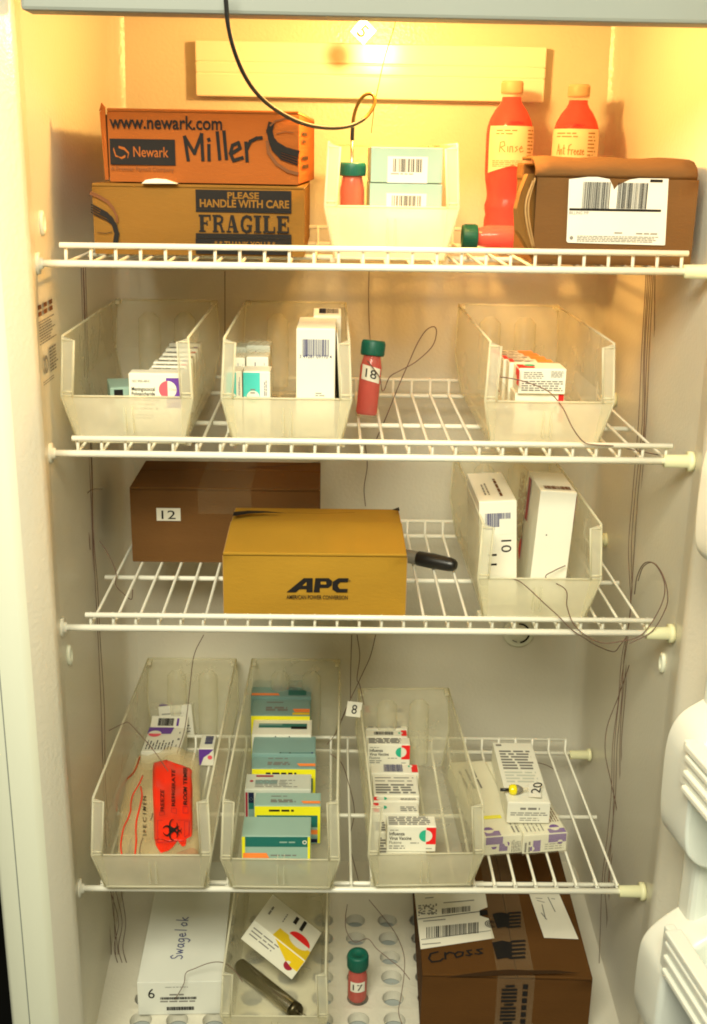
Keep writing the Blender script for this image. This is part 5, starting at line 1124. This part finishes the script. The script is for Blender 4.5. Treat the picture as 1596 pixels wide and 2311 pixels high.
# carton with shipping labels
ZC = -.748; YC = .032
a, c = at(953, 2207, Y=YC), at(1336, 2188, Y=YC); w_ = c.x-a.x; h_ = (a.z+c.z)/2-ZF; dC = .262
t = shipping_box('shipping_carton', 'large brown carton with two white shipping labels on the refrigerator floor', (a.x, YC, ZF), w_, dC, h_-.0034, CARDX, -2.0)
# two flaps meeting along the depth, the left one lifted at the front
for k in (0, 1):
    b = MB(); n_ = 8; vs = []
    for i in range(n_+1):
        yy = dC*i/n_; u = 1-i/n_; l_ = .0006*u**3
        x0, x1 = (0, w_*.555) if k == 0 else (w_*.558, w_)
        s0 = l_ if k == 1 else 0; s1 = l_ if k == 0 else 0
        zz = h_-.0034
        vs += [Vector((x0,yy,zz+s0)), Vector((x1,yy,zz+s1)), Vector((x1,yy,zz+s1+.0033)), Vector((x0,yy,zz+s0+.0033))]
    fs = [(0,1,2,3)]
    for i in range(n_): o_ = i*4; p_ = o_+4; fs += [(o_,p_,p_+1,o_+1),(o_+1,p_+1,p_+2,o_+2),(o_+2,p_+2,p_+3,o_+3),(o_+3,p_+3,p_,o_)]
    fs.append((n_*4+3,n_*4+2,n_*4+1,n_*4)); b.mesh(vs, fs, CARDX); o = b.build('top_flap', t, .0006, 1)
    bm = bmesh.new(); bm.from_mesh(o.data); bmesh.ops.recalc_face_normals(bm, faces=bm.faces); bm.to_mesh(o.data); bm.free()
def cq(x, y): return (1160+x/1.1735)*.6333, (3050+y/1.1735)*.6333
def lab_poly(pr_, L, m): px_poly(pr_, t, [cq(*p_) for p_ in L], m)
pt = topf(w_, h_, dC, .0008)
lab_poly(pt, [(368,120),(660,105),(678,215),(645,228),(650,252),(682,262),(706,345),(398,391)][::-1], PAPER); lo = pt.build('shipping_label', t)
pt = topf(w_, h_, dC, .0012); pt.o = Vector((0,0,h_))
def cr(x0, y0, x1, y1):
    return [cq(x0, y1), cq(x1, y1+(x0-x1)*.12), cq(x1, y0+(x0-x1)*.12), cq(x0, y0)]
def lbar(x0, y0, x1, y1, m, seed, dense=.6):
    rr = random.Random(seed); u = 0
    while u < 1:
        bw = rr.choice([.010,.010,.018,.026]); 
        A = lambda s_, yy: cq(x0+(x1-x0)*s_, yy-(x1-x0)*s_*.10)
        px_poly(pt, t, [A(u,y1),A(min(1,u+bw),y1),A(min(1,u+bw),y0),A(u,y0)], m); u += bw+rr.choice([.010,.014,.024])
lbar(422, 300, 640, 346, INK, 5); lbar(487, 222, 606, 245, INK, 7)
rr = random.Random(3)
for i in range(13):
    for j in range(9):
        if rr.random() < .5: x0_, y0_ = 388+6.0*i, 208+5*j-.6*i; px_poly(pt, t, [cq(x0_,y0_+5),cq(x0_+6,y0_+5),cq(x0_+6,y0_),cq(x0_,y0_)], GREYINK)
px_ink(pt, t, [cq(388,266),cq(520,250),cq(645,234)], INK, .0012); px_ink(pt, t, [cq(400,352),cq(540,334),cq(690,314)], INK, .0008)
px_poly(pt, t, [cq(645,252),cq(680,247),cq(676,228),cq(644,230)], INK)
for (x0_, y0_, x1_) in ((495,198,620),(418,178,450),(405,372,480),(410,275,500)): px_ink(pt, t, [cq(x0_,y0_),cq(x1_,y0_-(x1_-x0_)*.09)], GREYINK, .0016)
pt.build('label_printing', lo)
pt = topf(w_, h_, dC, .0008); lab_poly(pt, [(845,140),(960,120),(1058,349),(914,343)][::-1], PAPER); l2 = pt.build('address_label', t)
pt = topf(w_, h_, dC, .0012)
for L in ([(880,178),(905,180)],[(885,188),(915,196)],[(930,175),(945,205),(960,235)],[(905,205),(920,265)],[(902,240),(925,268)],[(945,180),(958,182)]): px_ink(pt, t, [cq(*p_) for p_ in L], GREYINK, .0012)
pt.build('handwriting', l2)
pt = topf(w_, h_, dC, .0010)
for L in ([(470,402),(440,410),(432,430),(445,445),(480,440),(492,430)],[(500,405),(502,432)],[(500,415),(518,404),(535,408)],[(555,402),(540,412),(548,426),(572,418),(575,404),(555,402)],[(610,395),(592,398),(600,408),(612,412),(600,418),(588,416)],[(655,390),(632,394),(645,402),(655,408),(640,412),(626,410)]): px_ink(pt, t, [cq(*p_) for p_ in L], INK, .0024)
pt.build('handwriting', t)
b = MB(); tx0, tx1 = w_*.44, w_*.66
b.face([(tx0,-.0026,h_+.0012),(tx1,-.0026,h_+.0012),(tx1,dC,h_+.0012),(tx0,dC,h_+.0012)], TAPE)
b.face([(tx0,-.0026,h_*.15),(tx1,-.0026,h_*.15),(tx1,-.0026,h_+.0012),(tx0,-.0026,h_+.0012)], TAPE); b.build('packing_tape', t)
pt = topf(w_, h_, dC, .0018)
for (cx_, cy_, s_) in ((735,275,32),(740,400,38)):
    for k in range(7):
        px_ink(pt, t, [cq(cx_-s_+3*k,cy_-s_*.8+k*s_*.27), cq(cx_+3*k,cy_-s_+k*s_*.27), cq(cx_+s_*.9,cy_-s_*.8+k*s_*.27)], INK, .0040)
    for k in range(5): px_ink(pt, t, [cq(cx_+s_*1.0,cy_-s_+k*s_*.45), cq(cx_+s_*2.4,cy_-s_*1.1+k*s_*.45)], INK, .0038)
for k in range(3): pt.ring(*fxy(t,*cq(690,288),pt.o,pt.ex,pt.ey),.0015+.0022*k,.0026+.0022*k,INK,20,330)
pt.build('tape_printing', t)
b = MB(); pf = front(w_, h_); pf.l = .0026; pf.mb = b
px_poly(pf, t, [cq(*q_) for q_ in [(500,499),(600,484),(690,472),(765,466),(850,470),(960,470),(1062,481),(900,486),(770,490),(600,497)]][::-1], CARDIN); b.build('painted_flap_gap', t, weld=False)  # dark strip on the front face paints the shade of an open gap
pf = front(w_, h_); pf.l = .0034
for k in range(11):
    x, z = w_*.52, h_*.84-k*.0052; ww = (.010 if k not in (0,5,10) else .006)
    pf.poly([(x-ww,z),(x+ww*.8,z+.001),(x+ww*.8,z+.0042),(x-ww,z+.0034)], INK)
for k in range(6): pf.rect(w_*.52+.014,h_*.82-k*.0098,w_*.52+.020,h_*.82-k*.0098+.007,INK)
pf.build('tape_printing', t)

# ------------------------------------------------------------------ thin thermocouple wires
def wire(label, pts, r=.00055, group=None, m=None, n=8):
    P_ = spline(pts, n); o_ = P_[0].copy(); b = MB(); b.tube([p_-o_ for p_ in P_], r, m or BROWNW, 5)
    o = b.build('thermocouple_wire', None, weld=False); o.location = o_; return tag(o, label, 'wire', group)
def W(L, Y=None, X=None): return [at(x, y, Y=(Y(y) if callable(Y) else Y), X=X) if len(q_) == 2 else at(x, y, Y=q_[2]) for q_ in L for x, y in [q_[:2]]]
GL, GR = 'strands of the wire bundle on the left wall', 'strands of the wire bundle on the right wall'
rw = random.Random(11)
for k in range(4):
    j = lambda s=3: rw.uniform(-s, s)
    L = [(184+k*3+j(1),600),(187+k*4+j(),760),(190+k*5+j(),900),(195+k*5+j(),1060),(202+k*4+j(),1200),(207+k*4+j(),1320),(212+k*5+j(),1440),(216+k*6+j(),1600),(224+k*5+j(),1760),(236+k*3+j(),1900),(243+k*4+j(),2040),(250+k*6+j(6),2160),(246+k*10+j(8),2260),(240+k*14,2330)]
    wire('brown wire strand hanging down the left wall in a bundle', W(L, Y=lambda y: .165), .00045, GL)
for k in range(6):
    j = lambda s=3: rw.uniform(-s, s)
    L = [(1478-k*4,620),(1472-k*5+j(4),800),(1466-k*5+j(4),960),(1456-k*5+j(5),1120),(1448-k*5+j(5),1240),(1438-k*4+j(5),1380),(1420-k*3+j(),1480),(1414-k*4+j(),1580),(1410-k*5+j(5),1680),(1406-k*6+j(6),1780),(1400-k*6+j(6),1880),(1392-k*6+j(6),1980),(1384-k*5+j(6),2080),(1374-k*5+j(6),2200),(1370-k*4,2330)]
    wire('brown wire strand hanging down the right wall in a bundle', W(L, Y=lambda y: .165 if y < 1500 else .15), .00045, GR)
wire('brown wire bowing out left from the right wall bundle', W([(1420,1500),(1396,1570),(1370,1640),(1366,1700),(1378,1760),(1392,1830),(1396,1900),(1388,1960)], Y=.15))
wire('single brown wire hanging on the back wall above the middle bin', W([(508,612),(508,700),(508,790)], Y=.352))
wire('brown wire running down the back wall into the cap of the leaning vial', W([(833,612),(832,680),(834,740),(836,772,.172)], Y=.35))
wire('brown wire dropping behind the yellow carton along the back wall', W([(824,1000),(829,1050),(822,1100),(825,1142)], Y=.33))
wire('long brown wire looping up behind the leaning vial', W([(828,812,.150),(856,850,.150),(862,880,.15),(868,878),(880,850),(905,835),(940,815),(975,782),(985,752),(980,737),(962,745),(942,775),(922,820),(900,870),(872,940),(850,990)], Y=.20), .0006)
wire('thin wire trailing out of the orange lit bin over the shelf lip to the right', W([(1128,884),(1110,866),(1096,855),(1102,849),(1125,850),(1165,856,.055),(1205,868,.052),(1240,885,.045),(1270,920,.01),(1292,965,-.003),(1316,996,-.004),(1340,1003,-.003),(1385,1006,.0),(1430,1015,.03),(1490,1027,.05),(1512,1030,.07)], Y=.06), .0006)
wire('thin wire curving out of the two carton bin across the third shelf front', W([(1134,1305,.03),(1165,1308,.012),(1190,1325,.0),(1225,1358,-.004),(1258,1388,-.006),(1290,1420,-.006),(1320,1440,-.004),(1350,1458,0.02),(1385,1470,.06),(1400,1455,.09),(1420,1430,.12)], Y=0), .0006)
wire('thin looped wire at the right end of the third shelf', W([(1276,1276,.055),(1250,1288,.05),(1232,1303,.04),(1276,1330,.0),(1280,1370,-.003),(1300,1415,-.007),(1350,1448,-.007),(1400,1447,-.006),(1450,1430,-.006),(1490,1370,.0),(1500,1320,.005),(1480,1275,.02),(1455,1270,.05),(1438,1300,.09),(1432,1340,.12)], Y=.05), .0006)
wire('second thin looped wire at the right end of the third shelf', W([(1440,1310,.10),(1452,1278,.07),(1475,1270,.03),(1497,1300,.0),(1507,1345,-.006),(1499,1380,-.006),(1470,1425,-.007),(1420,1452,-.007)], Y=.1), .00055)
wire('curled brown wire near the left end of the third shelf', W([(225,1220,.1),(245,1250,.1),(262,1290,.1),(262,1320,.1),(280,1340,.1),(297,1352,.1),(300,1330,.1)], Y=.1), .0005)
wire('brown wire curling out from the left wall beside the carton numbered 12', W([(232,1103),(205,1106),(190,1130),(188,1170),(200,1200),(204,1240)], Y=.15), .0005)
wire('brown wire dropping from the third shelf into the left specimen bin', W([(460,1432),(438,1480),(428,1560),(418,1640,.26),(400,1700,.22)], Y=.30), .00055)
wire('brown wire falling to the tag numbered 8', W([(794,1432),(792,1500),(791,1575)], Y=.24), .00055)
wire('brown wire crossing another one above the tag numbered 8', W([(806,1432),(812,1480),(806,1530),(812,1545),(822,1590)], Y=.245), .00055)
wire('brown wire slanting from the third shelf to the tag numbered 8', W([(848,1432),(836,1480),(818,1520),(805,1548),(785,1590),(770,1625)], Y=.25), .00055)
wire('brown wire strung between the two long bins behind the tag numbered 8', W([(738,1680,.26),(760,1650,.26),(790,1580,.24)], Y=.26), .0005)
wire('pair of crossed brown wires hanging between the long bins', W([(745,1700),(770,1720),(785,1760),(800,1830),(790,1900),(810,1990)], Y=.2), .0005)
wire('brown wire arching out of the left bin over its rim', W([(246,1648),(275,1634),(290,1630),(310,1650),(345,1690,.1),(380,1740,.09)], Y=.14), .0005)
wire('brown wire running from the temperature probe to the back of the shelf', W([(1125,1775,.2),(1140,1762,.2),(1165,1745,.25),(1200,1722,.28),(1230,1725,.29),(1258,1740,.29)], Y=.28), .0005)
wire('brown wire looping beside the vial numbered 17', W([(784,2040,.12),(780,2070,.12),(782,2100,.1),(800,2125,.09),(830,2118,.09),(850,2140,.08),(880,2165,.07),(905,2185,.06),(925,2210,.05)], Y=.1), .0005)
wire('brown wire lying along the perforated floor beside the large carton', W([(833,2030,.2),(870,2075,.16),(895,2110,.13),(912,2155,.1),(912,2200,.07),(905,2250,.04),(900,2285,.02),(915,2330,.0)], Y=.1), .0005)
wire('thin wire arching over the white carton numbered 6', W([(395,2255,.055),(415,2220,.052),(420,2195,.06),(440,2185,.062),(475,2172,.06),(505,2172,.05),(530,2190,.04),(548,2215,.03)], Y=.05), .0005)
for k in range(3):
    wire('brown wire snaking down the left rear corner of the floor', W([(250+12*k,2010),(268+8*k,2080),(258+10*k,2140),(276+8*k,2200),(286-8*k,2240),(262+8*k,2290),(250+18*k,2330)], Y=.15), .0005, 'wires in the left rear corner of the floor')
wire('thin wire from the ceiling tag past the cable loop', W([(897,22,.05),(890,60,.06),(876,105,.07),(866,140,.08),(855,190,.085),(846,235,.09),(838,300,.10)], Y=.1), .00045, None, mat('golden_wire', (.30,.17,.04), .4, .5))
